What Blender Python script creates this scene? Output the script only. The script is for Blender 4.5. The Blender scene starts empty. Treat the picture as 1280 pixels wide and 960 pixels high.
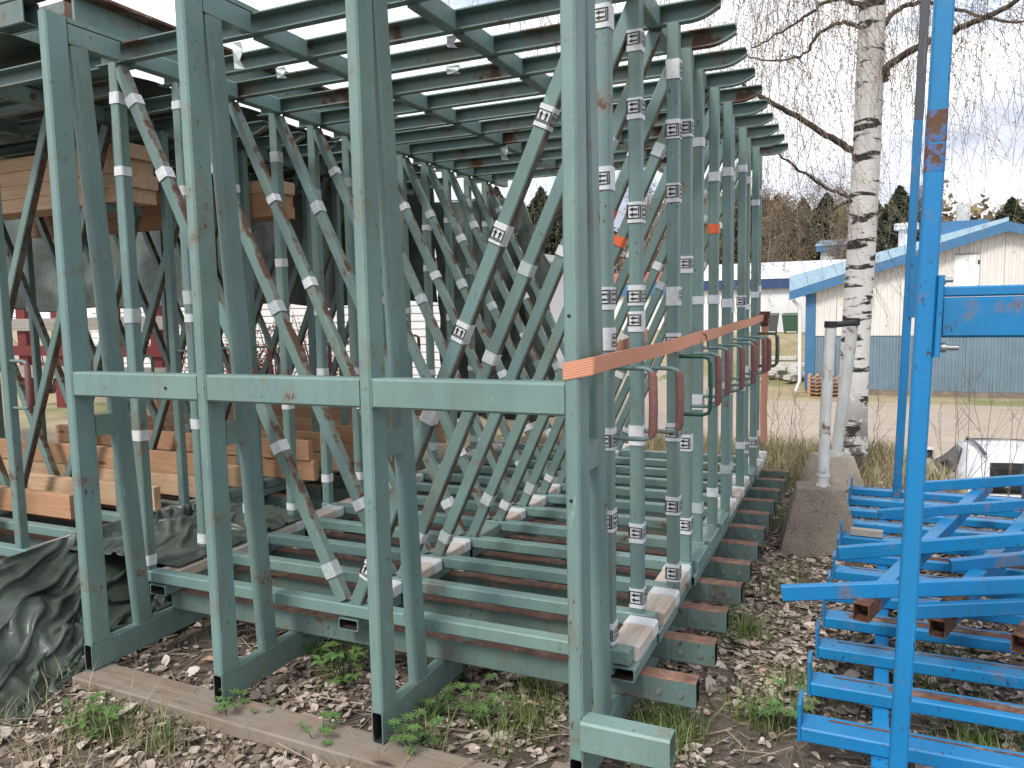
import bpy, math, random
import numpy as np
from mathutils import Vector, Matrix

SC = bpy.context.scene
COL = SC.collection
R = math.radians
rng = random.Random(7)
nrg = np.random.default_rng(11)

# ------------------------------------------------------------------ camera
CAM_H = 1.55
YAW, PITCH, ROLL, FPX = R(24.3), R(-5.46), R(1.11), 962.0
FW = Vector((-math.sin(YAW)*math.cos(PITCH), math.cos(YAW)*math.cos(PITCH), math.sin(PITCH)))
R0 = FW.cross(Vector((0, 0, 1))).normalized(); U0 = R0.cross(FW)
RT = R0*math.cos(ROLL)-U0*math.sin(ROLL); UP = R0*math.sin(ROLL)+U0*math.cos(ROLL)
CP = Vector((0, 0, CAM_H))
cam_d = bpy.data.cameras.new('camera'); cam = bpy.data.objects.new('camera', cam_d); COL.objects.link(cam)
cam.matrix_world = Matrix(((RT.x, UP.x, -FW.x, CP.x), (RT.y, UP.y, -FW.y, CP.y), (RT.z, UP.z, -FW.z, CP.z), (0, 0, 0, 1)))
cam_d.sensor_fit = 'HORIZONTAL'; cam_d.sensor_width = 36.0; cam_d.lens = 36.0*FPX/1280.0
cam_d.clip_start = 0.05; cam_d.clip_end = 2000
SC.camera = cam

def ray(x, y): return FW+(x-640)/FPX*RT-(y-480)/FPX*UP
def onY(x, y, Y):
    d = ray(x, y); return CP+d*(Y/d.y)
def onZ(x, y, z):
    d = ray(x, y); return CP+d*((z-CAM_H)/d.z)

# ------------------------------------------------------------------ world, sun, exposure
SUN_EL, SUN_AZ = R(46), R(-168)           # azimuth from +Y towards +X: sun stands left and a little behind the camera
W = bpy.data.worlds.new('World'); SC.world = W; W.use_nodes = True
nt = W.node_tree; nt.nodes.clear()
wo = nt.nodes.new('ShaderNodeOutputWorld')
sky = nt.nodes.new('ShaderNodeTexSky'); sky.sky_type = 'NISHITA'; sky.sun_disc = False
sky.sun_elevation = SUN_EL; sky.sun_rotation = SUN_AZ
b1 = nt.nodes.new('ShaderNodeBackground'); b1.inputs[1].default_value = 0.12
nt.links.new(sky.outputs[0], b1.inputs[0])
tc = nt.nodes.new('ShaderNodeTexCoord'); mp = nt.nodes.new('ShaderNodeMapping'); mp.inputs['Scale'].default_value = (1, 1, 2.6)
nt.links.new(tc.outputs['Generated'], mp.inputs[0])
n1 = nt.nodes.new('ShaderNodeTexNoise'); n1.inputs['Scale'].default_value = 3.2; n1.inputs['Detail'].default_value = 7; n1.inputs['Roughness'].default_value = .58
nt.links.new(mp.outputs[0], n1.inputs['Vector'])
cr = nt.nodes.new('ShaderNodeValToRGB'); cr.color_ramp.elements[0].position = .30; cr.color_ramp.elements[1].position = .46
nt.links.new(n1.outputs[0], cr.inputs[0])
n2 = nt.nodes.new('ShaderNodeTexNoise'); n2.inputs['Scale'].default_value = 2.1; n2.inputs['Detail'].default_value = 5
mp2 = nt.nodes.new('ShaderNodeMapping'); mp2.inputs['Scale'].default_value = (1, 1, 3); mp2.inputs['Location'].default_value = (3.3, 1.7, .4)
nt.links.new(tc.outputs['Generated'], mp2.inputs[0]); nt.links.new(mp2.outputs[0], n2.inputs['Vector'])
cr2 = nt.nodes.new('ShaderNodeValToRGB'); e = cr2.color_ramp.elements
e[0].position = .38; e[0].color = (.31, .34, .42, 1); e[1].position = .63; e[1].color = (.97, .975, 1.0, 1)
nt.links.new(n2.outputs[0], cr2.inputs[0])
b2 = nt.nodes.new('ShaderNodeBackground'); b2.inputs[1].default_value = 1.0
nt.links.new(cr2.outputs[0], b2.inputs[0])
mx = nt.nodes.new('ShaderNodeMixShader')
nt.links.new(cr.outputs[0], mx.inputs[0]); nt.links.new(b1.outputs[0], mx.inputs[1]); nt.links.new(b2.outputs[0], mx.inputs[2])
nt.links.new(mx.outputs[0], wo.inputs[0])

sd = bpy.data.lights.new('sun', 'SUN'); sd.energy = 1.5; sd.angle = R(14); sd.color = (1, .96, .9)
so = bpy.data.objects.new('sun', sd); COL.objects.link(so)
sv = Vector((math.sin(SUN_AZ)*math.cos(SUN_EL), math.cos(SUN_AZ)*math.cos(SUN_EL), math.sin(SUN_EL)))
so.rotation_euler = (-sv).to_track_quat('-Z', 'Y').to_euler(); so.location = sv*60
vs = SC.view_settings; vs.view_transform = 'Standard'; vs.look = 'None'; vs.exposure = 0.95; vs.gamma = 1; vs.use_curve_mapping = False
SC.render.engine = 'CYCLES'; SC.render.resolution_x = 1024; SC.render.resolution_y = 768

# ------------------------------------------------------------------ materials
class NT:
    def __init__(s, name):
        s.m = bpy.data.materials.new(name); s.m.use_nodes = True
        s.t = s.m.node_tree; s.b = s.t.nodes['Principled BSDF']
        s.tc = s.t.nodes.new('ShaderNodeTexCoord'); s.v = s.tc.outputs['Object']
    def node(s, k, **kw):
        n = s.t.nodes.new(k)
        for a, b in kw.items(): setattr(n, a, b)
        return n
    def link(s, a, b): s.t.links.new(a, b)
    def rnd(s):
        oi = s.node('ShaderNodeObjectInfo'); m = s.node('ShaderNodeVectorMath', operation='MULTIPLY_ADD')
        cx = s.node('ShaderNodeCombineXYZ')
        for i in range(3): s.link(oi.outputs['Random'], cx.inputs[i])
        s.link(cx.outputs[0], m.inputs[0]); m.inputs[1].default_value = (37., 53., 71.); s.link(s.tc.outputs['Object'], m.inputs[2])
        s.v = m.outputs[0]; s.rv = oi.outputs['Random']
    def noise(s, scale, detail=5, rough=.6, vec=(1, 1, 1), dist=0):
        n = s.node('ShaderNodeTexNoise'); n.inputs['Scale'].default_value = scale; n.inputs['Detail'].default_value = detail
        n.inputs['Roughness'].default_value = rough; n.inputs['Distortion'].default_value = dist
        if vec != (1, 1, 1):
            mp = s.node('ShaderNodeMapping'); mp.inputs['Scale'].default_value = vec; s.link(s.v, mp.inputs[0]); s.link(mp.outputs[0], n.inputs['Vector'])
        else: s.link(s.v, n.inputs['Vector'])
        return n.outputs[0]
    def ramp(s, fac, stops):
        r = s.node('ShaderNodeValToRGB'); e = r.color_ramp.elements
        while len(e) < len(stops): e.new(.5)
        for i, (p, c) in enumerate(stops):
            e[i].position = p; e[i].color = (c, c, c, 1) if isinstance(c, (int, float)) else (*c, 1)
        s.link(fac, r.inputs[0]); return r.outputs[0]
    def mix(s, fac, a, b, mode='MIX'):
        m = s.node('ShaderNodeMix', data_type='RGBA', blend_type=mode)
        for so_, i in ((fac, 0), (a, 6), (b, 7)):
            if isinstance(so_, (int, float)): m.inputs[i].default_value = so_
            elif isinstance(so_, tuple): m.inputs[i].default_value = (*so_, 1)
            else: s.link(so_, m.inputs[i])
        return m.outputs[2]
    def col(s, c):
        if isinstance(c, tuple): s.b.inputs['Base Color'].default_value = (*c, 1)
        else: s.link(c, s.b.inputs['Base Color'])
    def rough(s, r):
        if isinstance(r, (int, float)): s.b.inputs['Roughness'].default_value = r
        else: s.link(r, s.b.inputs['Roughness'])
    def bump(s, h, strength=.3, dist=.01):
        b = s.node('ShaderNodeBump'); b.inputs['Strength'].default_value = strength; b.inputs['Distance'].default_value = dist
        s.link(h, b.inputs['Height']); s.link(b.outputs[0], s.b.inputs['Normal'])

def mul(c, k): return tuple(min(1, v*k) for v in c)
RUST_A, RUST_B = (.055, .026, .018), (.17, .065, .03)

def paint(name, col, rust=.68, rscale=5, rough=.42, wear=.675, dirt=.25, streak=True):
    t = NT(name); t.rnd()
    base = t.mix(t.ramp(t.noise(2.3, 5), [(.3, 0.), (.7, 1.)]), mul(col, .80), mul(col, 1.16))
    base = t.mix(t.ramp(t.noise(1.1, 3), [(.35, 0.), (.7, .55)]), base, (col[0]*.86, col[1]*.97, col[2]*1.16))
    gr = t.ramp(t.noise(9, 6, .7, (2.2, 2.2, .35) if streak else (1, 1, 1)), [(.45, 0.), (.8, 1.)])
    m = t.node('ShaderNodeMath', operation='MULTIPLY'); t.link(gr, m.inputs[0]); m.inputs[1].default_value = dirt
    base = t.mix(m.outputs[0], base, (.09, .08, .06))
    zone = t.ramp(t.noise(4.5, 4, .6), [(.46, 0.), (.62, 1.)])
    ch = t.ramp(t.noise(55, 4, .6, (1, 1, .55)), [(wear-.03, 0.), (wear, 1.)])
    k = t.node('ShaderNodeMath', operation='MULTIPLY'); t.link(zone, k.inputs[0]); t.link(ch, k.inputs[1])
    base = t.mix(k.outputs[0], base, (.045, .03, .024))
    pale = t.ramp(t.noise(32, 5, .65, (1, 1, .25)), [(.66, 0.), (.70, .5)])
    base = t.mix(pale, base, mul(col, 1.7))
    rn = t.noise(rscale, 9, .68, dist=.3)
    halo = t.ramp(rn, [(rust-.07, 0.), (rust, .45)])
    base = t.mix(halo, base, (.20, .13, .075))
    rm = t.ramp(rn, [(rust, 0.), (rust+.04, 1.)])
    rc = t.mix(t.noise(45, 5), (.055, .034, .025), (.155, .082, .05))
    t.col(t.mix(rm, base, rc))
    t.rough(t.ramp(rm, [(0, rough), (1, .85)]))
    t.b.inputs['Specular IOR Level'].default_value = .45
    t.bump(t.noise(26, 6, .6), .14, .006)
    return t.m

GREEN = (.155, .235, .207)
M = {}
M['green'] = paint('green_paint', GREEN, .635)
M['green_top'] = paint('green_paint_blotched', mul(GREEN, .9), .585, 3.2, dirt=.45)
M['green_worn'] = paint('green_paint_rusting', mul(GREEN, 1.0), .50, 6, wear=.62, dirt=.6)
M['green_clean'] = paint('green_paint_fresh', mul(GREEN, 1.10), .645, 4.5)
M['dark_green'] = paint('dark_green_enamel', (.012, .07, .045), .7)
M['blue'] = paint('blue_paint', (.008, .185, .40), .655, 6, .4, .645, .14)
M['blue_old'] = paint('blue_paint_scuffed', (.006, .15, .33), .63, 6, .42, .64, .2)
M['blue_rusty'] = paint('blue_paint_rusted_through', (.002, .12, .36), .47, 30, .5, .6, .3)
M['red_paint'] = paint('red_paint', (.16, .02, .02), .75, 4, .7)

def plain(name, col, rough=.6, var=.18, scale=12, bump=.1, metallic=0, vec=(1, 1, 1), bd=.005):
    t = NT(name); t.rnd(); n = t.noise(scale, 6, .62, vec)
    t.col(t.mix(t.ramp(n, [(.25, 0.), (.75, 1.)]), mul(col, 1-var), mul(col, 1+var))); t.rough(rough); t.b.inputs['Metallic'].default_value = metallic
    if bump: t.bump(n, bump, bd)
    return t.m
def rustm(name, a=RUST_A, b=RUST_B, green=None, gt=.62):
    t = NT(name); t.rnd()
    c = t.mix(t.ramp(t.noise(30, 8, .7, (1, 1, 1)), [(.3, 0.), (.7, 1.)]), a, b)
    c = t.mix(t.ramp(t.noise(7, 6, .7), [(.5, 0.), (.62, 1.)]), c, (.26, .16, .11))
    if green: c = t.mix(t.ramp(t.noise(11, 8, .7, (.5, 2, 2)), [(gt, 0.), (gt+.04, 1.)]), c, green)
    t.col(c); t.rough(.82); t.bump(t.noise(70, 5), .3, .004); return t.m
M['rust'] = rustm('bare_rust')
M['rust_top'] = rustm('worn_rust_on_green', (.085, .045, .034), (.24, .125, .085), mul(GREEN, .8), .60)
M['green_base'] = paint('green_paint_grimy', mul(GREEN, .78), .60, 7, wear=.66, dirt=.55)
M['brace_rust'] = rustm('rust_through_green', (.05, .036, .028), (.15, .085, .05), mul(GREEN, .6), .54)
M['shaded_rust'] = plain('shaded_rust_inside', (.022, .014, .011), .9, .3)  # rust inside the hollow ends, their shade put into the dark colour
M['rust_grip'] = plain('faded_red_brown_rubber', (.19, .085, .075), .75, .3, 60)
M['dark'] = plain('black_steel', (.012, .012, .012), .6, .2)
M['print'] = plain('black_ink', (.012, .012, .014), .5, .1, bump=0)
M['tape'] = plain('white_tape', (.62, .63, .64), .45, .16, 45, .5)
M['tape_grey'] = plain('clear_packing_tape', (.42, .47, .47), .3, .2, 60, .5)
M['orange_tape'] = plain('orange_tape', (.75, .13, .035), .5, .15, 40, .3)
M['zinc'] = plain('zinc', (.32, .33, .33), .4, .2, metallic=.6)

def wood(name, a, b, knots=True, rough=.75, axis=0, grey=None):
    t = NT(name); t.rnd()
    vec = [9, 9, 9]; vec[axis] = .55
    g = t.noise(4.5, 8, .65, tuple(vec), .6)
    c = t.mix(t.ramp(g, [(.3, 0.), (.7, 1.)]), a, b)
    c = t.mix(t.ramp(t.noise(60, 3, .5, tuple(v/9 if v == 9 else v*.3 for v in vec)), [(.55, 0.), (.75, .5)]), c, mul(a, .6))
    if knots:
        vo = t.node('ShaderNodeTexVoronoi'); mp = t.node('ShaderNodeMapping'); sc = [9, 9, 9]; sc[axis] = 2.6
        mp.inputs['Scale'].default_value = sc; t.link(t.v, mp.inputs[0]); t.link(mp.outputs[0], vo.inputs['Vector']); vo.inputs['Scale'].default_value = .8
        c = t.mix(t.ramp(vo.outputs['Distance'], [(.06, 1.), (.13, 0.)]), c, mul(a, .35))
    if grey: c = t.mix(t.ramp(t.noise(3, 6), [(.42, 0.), (.62, 1.)]), c, grey)
    t.col(c); t.rough(rough); t.bump(g, .25, .003); return t.m
M['lumber'] = wood('sawn_spruce', (.50, .31, .18), (.65, .45, .29))
M['lumber_b'] = wood('sawn_spruce_reddish', (.40, .21, .11), (.53, .31, .18))
M['board_y'] = wood('worn_bearer_board', (.38, .29, .22), (.60, .51, .42), False, axis=1, grey=(.52, .49, .45))
M['old_wood'] = wood('old_plank', (.15, .105, .075), (.29, .22, .165), True, .85, grey=(.24, .21, .18))
M['grey_wood'] = wood('grey_board', (.22, .20, .17), (.38, .35, .31), False, .85)
M['pallet'] = wood('pallet_wood', (.42, .23, .13), (.55, .32, .2), False)

def tarp_mat():
    t = NT('dark_green_tarpaulin')
    n = t.noise(5, 8, .62, dist=.5); n2 = t.noise(38, 5, .6)
    c = t.mix(t.ramp(n, [(.3, 0.), (.7, 1.)]), (.034, .046, .038), (.088, .108, .088))
    c = t.mix(t.ramp(n2, [(.62, 0.), (.8, .6)]), c, (.12, .125, .11))
    t.col(c); t.rough(t.ramp(n, [(.3, .26), (.7, .42)])); t.bump(t.noise(16, 6, .6, dist=.6), .35, .012); return t.m
M['tarp'] = tarp_mat()
def strap_mat():
    t = NT('orange_webbing'); mp = t.node('ShaderNodeMapping'); t.link(t.tc.outputs['UV'], mp.inputs[0])
    w = t.node('ShaderNodeTexWave', wave_type='BANDS', bands_direction='Y'); w.inputs['Scale'].default_value = 2.2; w.inputs['Distortion'].default_value = .3
    t.link(mp.outputs[0], w.inputs[0])
    c = t.mix(t.ramp(w.outputs[0], [(.62, 0.), (.8, .7)]), (.66, .30, .185), (.50, .17, .10))
    c = t.mix(t.ramp(t.noise(9, 6), [(.4, 0.), (.8, .55)]), c, (.50, .30, .22))
    t.col(c); t.rough(.8); t.bump(w.outputs[0], .3, .002); return t.m
M['strap'] = strap_mat()
def concrete():
    t = NT('rough_concrete'); c = t.mix(t.ramp(t.noise(3, 6), [(.35, 0.), (.7, 1.)]), (.15, .122, .10), (.27, .225, .18))
    vo = t.node('ShaderNodeTexVoronoi'); vo.inputs['Scale'].default_value = 70; t.link(t.v, vo.inputs['Vector'])
    c = t.mix(t.ramp(vo.outputs['Distance'], [(.1, .7), (.45, 0.)]), c, (.30, .26, .22))
    c = t.mix(t.ramp(t.noise(40, 4), [(.6, 0.), (.7, .7)]), c, (.05, .045, .04))
    t.col(c); t.rough(.92); t.bump(vo.outputs['Distance'], .5, .006); return t.m
M['concrete'] = concrete()
def birch():
    t = NT('birch_bark'); z = t.node('ShaderNodeSeparateXYZ'); t.link(t.v, z.inputs[0])
    c = t.mix(t.noise(6, 5), (.60, .57, .52), (.80, .78, .74))
    f = t.ramp(t.noise(26, 5, .6, (.55, .55, 2.4)), [(.60, 0.), (.70, .55)]); c = t.mix(f, c, (.33, .27, .21))
    s = t.ramp(t.noise(3.4, 5, .6, (.9, .9, 3.6), .5), [(.545, 0.), (.585, 1.)])
    c = t.mix(s, c, (.03, .026, .024))
    lo = t.ramp(z.outputs[2], [(.1, 1.), (.95, 0.)])           # rough dark bark near the root
    k = t.node('ShaderNodeMath', operation='MULTIPLY'); t.link(lo, k.inputs[0]); t.link(t.ramp(t.noise(7, 6, .65, (1, 1, .8)), [(.44, 0.), (.5, 1.)]), k.inputs[1])
    c = t.mix(k.outputs[0], c, (.055, .045, .04))
    t.col(c); t.rough(.75); t.bump(t.noise(30, 6, .6, (.7, .7, 2.2)), .5, .012); return t.m
M['birch'] = birch()
M['concrete_sunlit'] = plain('sunlit_tone_concrete', (.34, .29, .235), .92, .25, 9, .4)  # concrete lightened, sun on the rear block put into its colour
M['bark'] = plain('dark_bark', (.085, .062, .050), .9, .4, 20, .4)
M['twig'] = plain('birch_twig', (.27, .205, .165), .85, .3, 30, 0)
M['bark_grey'] = plain('grey_bark', (.17, .14, .12), .9, .3, 8, .2)

def tintmat(name, stops, rough=.8, trans=0):
    t = NT(name); a = t.node('ShaderNodeAttribute'); a.attribute_name = 'tint'
    t.col(t.ramp(a.outputs['Fac'], stops)); t.rough(rough)
    if trans: t.b.inputs['Subsurface Weight'].default_value = 0
    return t.m
M['litter'] = tintmat('dry_leaves', [(0, (.11, .078, .06)), (.3, (.26, .195, .155)), (.65, (.43, .355, .30)), (.93, (.58, .51, .45)), (1, (.42, .24, .13))], .75)
M['grass'] = tintmat('grass_blades', [(0, (.07, .12, .025)), (.6, (.14, .21, .05)), (.85, (.24, .25, .09)), (1, (.36, .30, .17))], .6)
M['dry_grass'] = tintmat('dry_grass', [(0, (.24, .19, .11)), (.6, (.38, .31, .19)), (1, (.30, .31, .12))], .8)
M['straw'] = tintmat('straw_and_twigs', [(0, (.07, .05, .04)), (.4, (.20, .155, .11)), (1, (.46, .39, .28))], .8)
M['leaf'] = tintmat('weed_leaf', [(0, (.045, .11, .028)), (1, (.13, .22, .06))], .55)
M['bud'] = tintmat('young_birch_leaf', [(0, (.26, .20, .07)), (.5, (.34, .33, .10)), (1, (.25, .18, .11))], .7)
M['spruce'] = tintmat('spruce_needles', [(0, (.022, .034, .018)), (.6, (.05, .062, .03)), (1, (.13, .11, .055))], .85)
M['brush'] = tintmat('budding_brush', [(0, (.13, .085, .055)), (.45, (.22, .16, .09)), (.8, (.30, .26, .10)), (1, (.24, .12, .07))], .85)
M['redleaf'] = tintmat('red_shrub_leaf', [(0, (.26, .055, .03)), (.6, (.38, .14, .08)), (1, (.40, .28, .15))], .7)

def ground_mat():
    t = NT('soil_and_litter')
    c = t.mix(t.ramp(t.noise(7, 9, .7), [(.3, 0.), (.7, 1.)]), (.055, .043, .034), (.18, .14, .112))
    c = t.mix(t.ramp(t.noise(38, 6, .7), [(.5, 0.), (.62, .8)]), c, (.24, .185, .15))
    c = t.mix(t.ramp(t.noise(1.6, 7, .7), [(.55, 0.), (.68, .75)]), c, (.06, .085, .028))
    far = t.mix(t.ramp(t.noise(2.2, 8, .7), [(.35, 0.), (.7, 1.)]), (.30, .235, .14), (.42, .35, .22))
    far = t.mix(t.ramp(t.noise(.35, 6, .65), [(.5, 0.), (.65, .8)]), far, (.16, .19, .06))
    a = t.node('ShaderNodeAttribute'); a.attribute_name = 'tint'
    t.col(t.mix(a.outputs['Fac'], c, far)); t.rough(.95); t.bump(t.noise(45, 8, .7), .7, .02); return t.m
M['ground'] = ground_mat()
M['road'] = plain('sandy_gravel', (.36, .30, .24), .95, .16, 1.3, .3, vec=(1, 2, 1))
M['white_clad'] = plain('white_cladding', (.66, .64, .60), .55, .09, 1.2, .02)
M['blue_clad'] = plain('grey_blue_cladding', (.15, .215, .265), .5, .16, 1.4, .02)
M['blue_trim'] = plain('blue_trim', (.045, .155, .30), .45, .12, 3, 0)
M['roof_sheet'] = plain('pale_blue_roof', (.33, .48, .60), .4, .12, 3, .02)
M['white_wall'] = plain('white_render', (.70, .70, .70), .7, .05, 1.5, .02)
M['white_roof'] = plain('white_felt_roof', (.62, .63, .66), .6, .08, 2, 0)
M['navy'] = plain('navy_trim', (.02, .05, .14), .5, .1)
M['red_roof'] = plain('red_tile', (.34, .10, .07), .7, .2, 20)
M['pole_white'] = paint('chipped_white_paint', (.58, .57, .53), .63, 9, .5, .72, .45)
M['plastic_grey'] = plain('dark_grey_plastic', (.06, .065, .075), .5, .1)
M['plastic_green'] = plain('green_plastic', (.03, .08, .04), .5, .1)
def carpaint():
    t = NT('white_car_paint'); t.col((.74, .75, .76)); t.rough(.3); t.b.inputs['Coat Weight'].default_value = .5; return t.m
M['car'] = carpaint()
def glass():
    t = NT('dark_car_glass'); t.col((.018, .02, .021)); t.rough(.2); t.b.inputs['Specular IOR Level'].default_value = .2; return t.m
M['glass'] = glass()
M['tyre'] = plain('tyre_rubber', (.02, .02, .02), .85, .2)
M['lamp_red'] = plain('red_lens', (.32, .015, .015), .25, .1, bump=0)
M['debris'] = plain('pale_rubble', (.5, .49, .46), .8, .3, 9, .3)

# ------------------------------------------------------------------ mesh helpers
class MB:
    def __init__(s): s.v = []; s.f = []; s.m = []; s.s = []
    def add(s, vs_, fs, m=0, smooth=False):
        o = len(s.v); s.v += [tuple(p) for p in vs_]
        for f in fs:
            s.f.append(tuple(i+o for i in f)); s.m.append(m); s.s.append(smooth)
    def box(s, x0, x1, y0, y1, z0, z1, m=0):
        v = [(x, y, z) for z in (z0, z1) for y in (y0, y1) for x in (x0, x1)]
        s.add(v, [(0, 2, 3, 1), (4, 5, 7, 6), (0, 1, 5, 4), (2, 6, 7, 3), (0, 4, 6, 2), (1, 3, 7, 5)], m)
    def beam(s, p, q, w, h, up=(0, 0, 1), bev=.005, m=0, mtop=None, mbot=None, open0=False, open1=False, wall=.005, inner=None):
        """bar of rectangular section: w sideways, h along up; mtop = material of the +up face; open ends are hollow"""
        p = Vector(p); q = Vector(q); d = (q-p).normalized(); up = Vector(up)
        sd_ = d.cross(up).normalized(); u = sd_.cross(d).normalized()
        a, b = w/2, h/2; c = min(bev, a*.45, b*.45)
        prof = [(a-c, -b), (a, -b+c), (a, b-c), (a-c, b), (-a+c, b), (-a, b-c), (-a, -b+c), (-a+c, -b)]
        P = lambda o, pr: [o+sd_*x+u*y for x, y in pr]
        n = 8; vs_ = P(p, prof)+P(q, prof)
        for i in range(n):
            j = (i+1) % n
            s.add([vs_[i], vs_[j], vs_[n+j], vs_[n+i]], [(3, 2, 1, 0)], mtop if (mtop is not None and i in (2, 3, 4)) else (mbot if (mbot is not None and i == 7) else m))
        for o, dd, op in ((p, d, open0), (q, -d, open1)):
            fl = dd is d
            if not op:
                s.add(P(o, prof), [tuple(range(n)) if fl else tuple(reversed(range(n)))], m)
            else:
                k = 1-wall/a; k2 = 1-wall/b
                inn = [(x*k, y*k2) for x, y in prof]
                A, B, Cc = P(o, prof), P(o, inn), P(o+dd*.10, inn)
                for i in range(n):
                    j = (i+1) % n
                    s.add([A[i], A[j], B[j], B[i]], [(0, 1, 2, 3)], m); s.add([B[i], B[j], Cc[j], Cc[i]], [(0, 1, 2, 3)], m if inner is None else inner)
                s.add(Cc, [tuple(range(n))], m if inner is None else inner)
    def tube(s, pts, r, n=6, m=0, cap=True):
        pts = [Vector(p) for p in pts]; k = len(pts)
        rr = r if isinstance(r, (list, tuple)) else [r]*k
        ref = None; vs_ = []
        for i, p in enumerate(pts):
            d = (pts[min(i+1, k-1)]-pts[max(i-1, 0)]).normalized()
            if ref is None: ref = d.orthogonal().normalized()
            a = (ref-d*ref.dot(d)).normalized(); ref = a; b = d.cross(a)
            for j in range(n):
                t = 2*math.pi*j/n; vs_.append(p+(a*math.cos(t)+b*math.sin(t))*rr[i])
        fs = [(i*n+j, i*n+(j+1) % n, (i+1)*n+(j+1) % n, (i+1)*n+j) for i in range(k-1) for j in range(n)]
        s.add(vs_, fs, m, True)
        if cap: s.add(vs_[:n], [tuple(reversed(range(n)))], m); s.add(vs_[-n:], [tuple(range(n))], m)
    def mesh(s, name, mats):
        me = bpy.data.meshes.new(name); me.from_pydata(s.v, [], s.f)
        for m in mats: me.materials.append(M[m] if isinstance(m, str) else m)
        if len(mats) > 1: me.polygons.foreach_set('material_index', s.m)
        me.polygons.foreach_set('use_smooth', s.s); me.update(); return me

def link(name, me, parent=None, loc=(0, 0, 0), rot=(0, 0, 0)):
    o = bpy.data.objects.new(name, me); COL.objects.link(o); o.location = loc; o.rotation_euler = rot
    if parent: o.parent = parent
    return o
def build(mb, name, mats, parent=None, loc=(0, 0, 0), rot=(0, 0, 0)):
    return link(name, mb.mesh(name, mats if isinstance(mats, (list, tuple)) else [mats]), parent, loc, rot)
def tag(o, label=None, cat=None, group=None, kind=None):
    if label and not kind: kind = 'thing'
    for k, v in (('label', label), ('category', cat), ('group', group), ('kind', kind)):
        if v: o[k] = v
    return o
def thing(name, label, cat, loc=(0, 0, 0), group=None, rot=(0, 0, 0)):
    return tag(link(name, None, None, loc, rot), label, cat, group)
def npmesh(name, V, F, mat, tint=None, smooth=False):
    """numpy vertices (n,3) and equal-sized faces (m,k); tint = one value per vertex"""
    me = bpy.data.meshes.new(name); k = F.shape[1]
    me.vertices.add(len(V)); me.vertices.foreach_set('co', np.ascontiguousarray(V, np.float32).ravel())
    me.loops.add(F.size); me.loops.foreach_set('vertex_index', F.astype(np.int32).ravel())
    me.polygons.add(len(F)); me.polygons.foreach_set('loop_start', np.arange(0, F.size, k, dtype=np.int32))
    me.polygons.foreach_set('loop_total', np.full(len(F), k, np.int32))
    if smooth: me.polygons.foreach_set('use_smooth', np.ones(len(F), bool))
    me.materials.append(M[mat] if isinstance(mat, str) else mat); me.update(calc_edges=True)
    if tint is not None:
        a = me.attributes.new('tint', 'FLOAT', 'POINT'); a.data.foreach_set('value', np.ascontiguousarray(tint, np.float32))
    return me
def leaves(P, size, rnd, flat=False, aspect=.55):
    """small bent leaves at points P (n,3): returns V, F"""
    n = len(P)
    if flat:
        az = rnd.uniform(0, 2*np.pi, n); tl = rnd.normal(0, .38, n); tr = rnd.normal(0, .35, n)
        d = np.stack([np.cos(az)*np.cos(tl), np.sin(az)*np.cos(tl), np.sin(tl)], 1)
        s0 = np.stack([-np.sin(az)*np.cos(tr), np.cos(az)*np.cos(tr), np.sin(tr)], 1)
    else:
        d = rnd.normal(size=(n, 3)); d /= np.linalg.norm(d, axis=1)[:, None]
        s0 = np.cross(d, rnd.normal(size=(n, 3))); s0 /= np.linalg.norm(s0, axis=1)[:, None]
    nn = np.cross(d, s0); L = (size*rnd.uniform(.6, 1.35, n))[:, None]
    bend = (rnd.uniform(-.1, .35, n))[:, None]
    a = P-d*L*.5; b = P+s0*L*aspect*.5+nn*L*bend*.5; c = P+d*L*.5; e = P-s0*L*aspect*.5+nn*L*bend*.5
    V = np.stack([a, b, c, e], 1).reshape(-1, 3); i = np.arange(n)*4
    F = np.concatenate([np.stack([i, i+1, i+2], 1), np.stack([i, i+2, i+3], 1)])
    return V, F
def dry_leaves(P, size, g):
    """curled pointed leaves of six points lying on the ground"""
    n = len(P); az = g.uniform(0, 2*np.pi, n); tl = g.normal(0, .17, n); tr = g.normal(0, .20, n)
    d = np.stack([np.cos(az)*np.cos(tl), np.sin(az)*np.cos(tl), np.sin(tl)], 1)
    s0 = np.stack([-np.sin(az)*np.cos(tr), np.cos(az)*np.cos(tr), np.sin(tr)], 1); nn = np.cross(d, s0)
    L = (size*(.35+g.gamma(2.2, .28, n)))[:, None]; w = L*g.uniform(.15, .42, n)[:, None]; c1 = g.uniform(-.12, .30, n)[:, None]*L; c2 = g.uniform(-.12, .30, n)[:, None]*L; c3 = g.uniform(-.2, .25, n)[:, None]*L
    pts = [P-d*L*.5, P-d*L*.30+s0*w*.75+nn*c1*.6, P+s0*w+nn*c1, P+d*L*.28+s0*w*.62+nn*(c1+c3)*.6, P+d*L*.54+nn*c3, P+d*L*.28-s0*w*.62+nn*(c2+c3)*.6, P-s0*w+nn*c2, P-d*L*.30-s0*w*.75+nn*c2*.6, P+d*L*.02-nn*L*.05]
    V = np.stack(pts, 1).reshape(-1, 3); i = np.arange(n)*9
    return V, np.concatenate([np.stack([i+a_, i+b_, i+c_, i+8], 1) for a_, b_, c_ in ((0, 1, 2), (2, 3, 4), (4, 5, 6), (6, 7, 0))])
def tint4(t, k=4): return np.repeat(t, k)
ORD = ['first', 'second', 'third', 'fourth', 'fifth', 'sixth', 'seventh', 'eighth', 'ninth', 'tenth', 'eleventh', 'twelfth', 'thirteenth']

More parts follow.
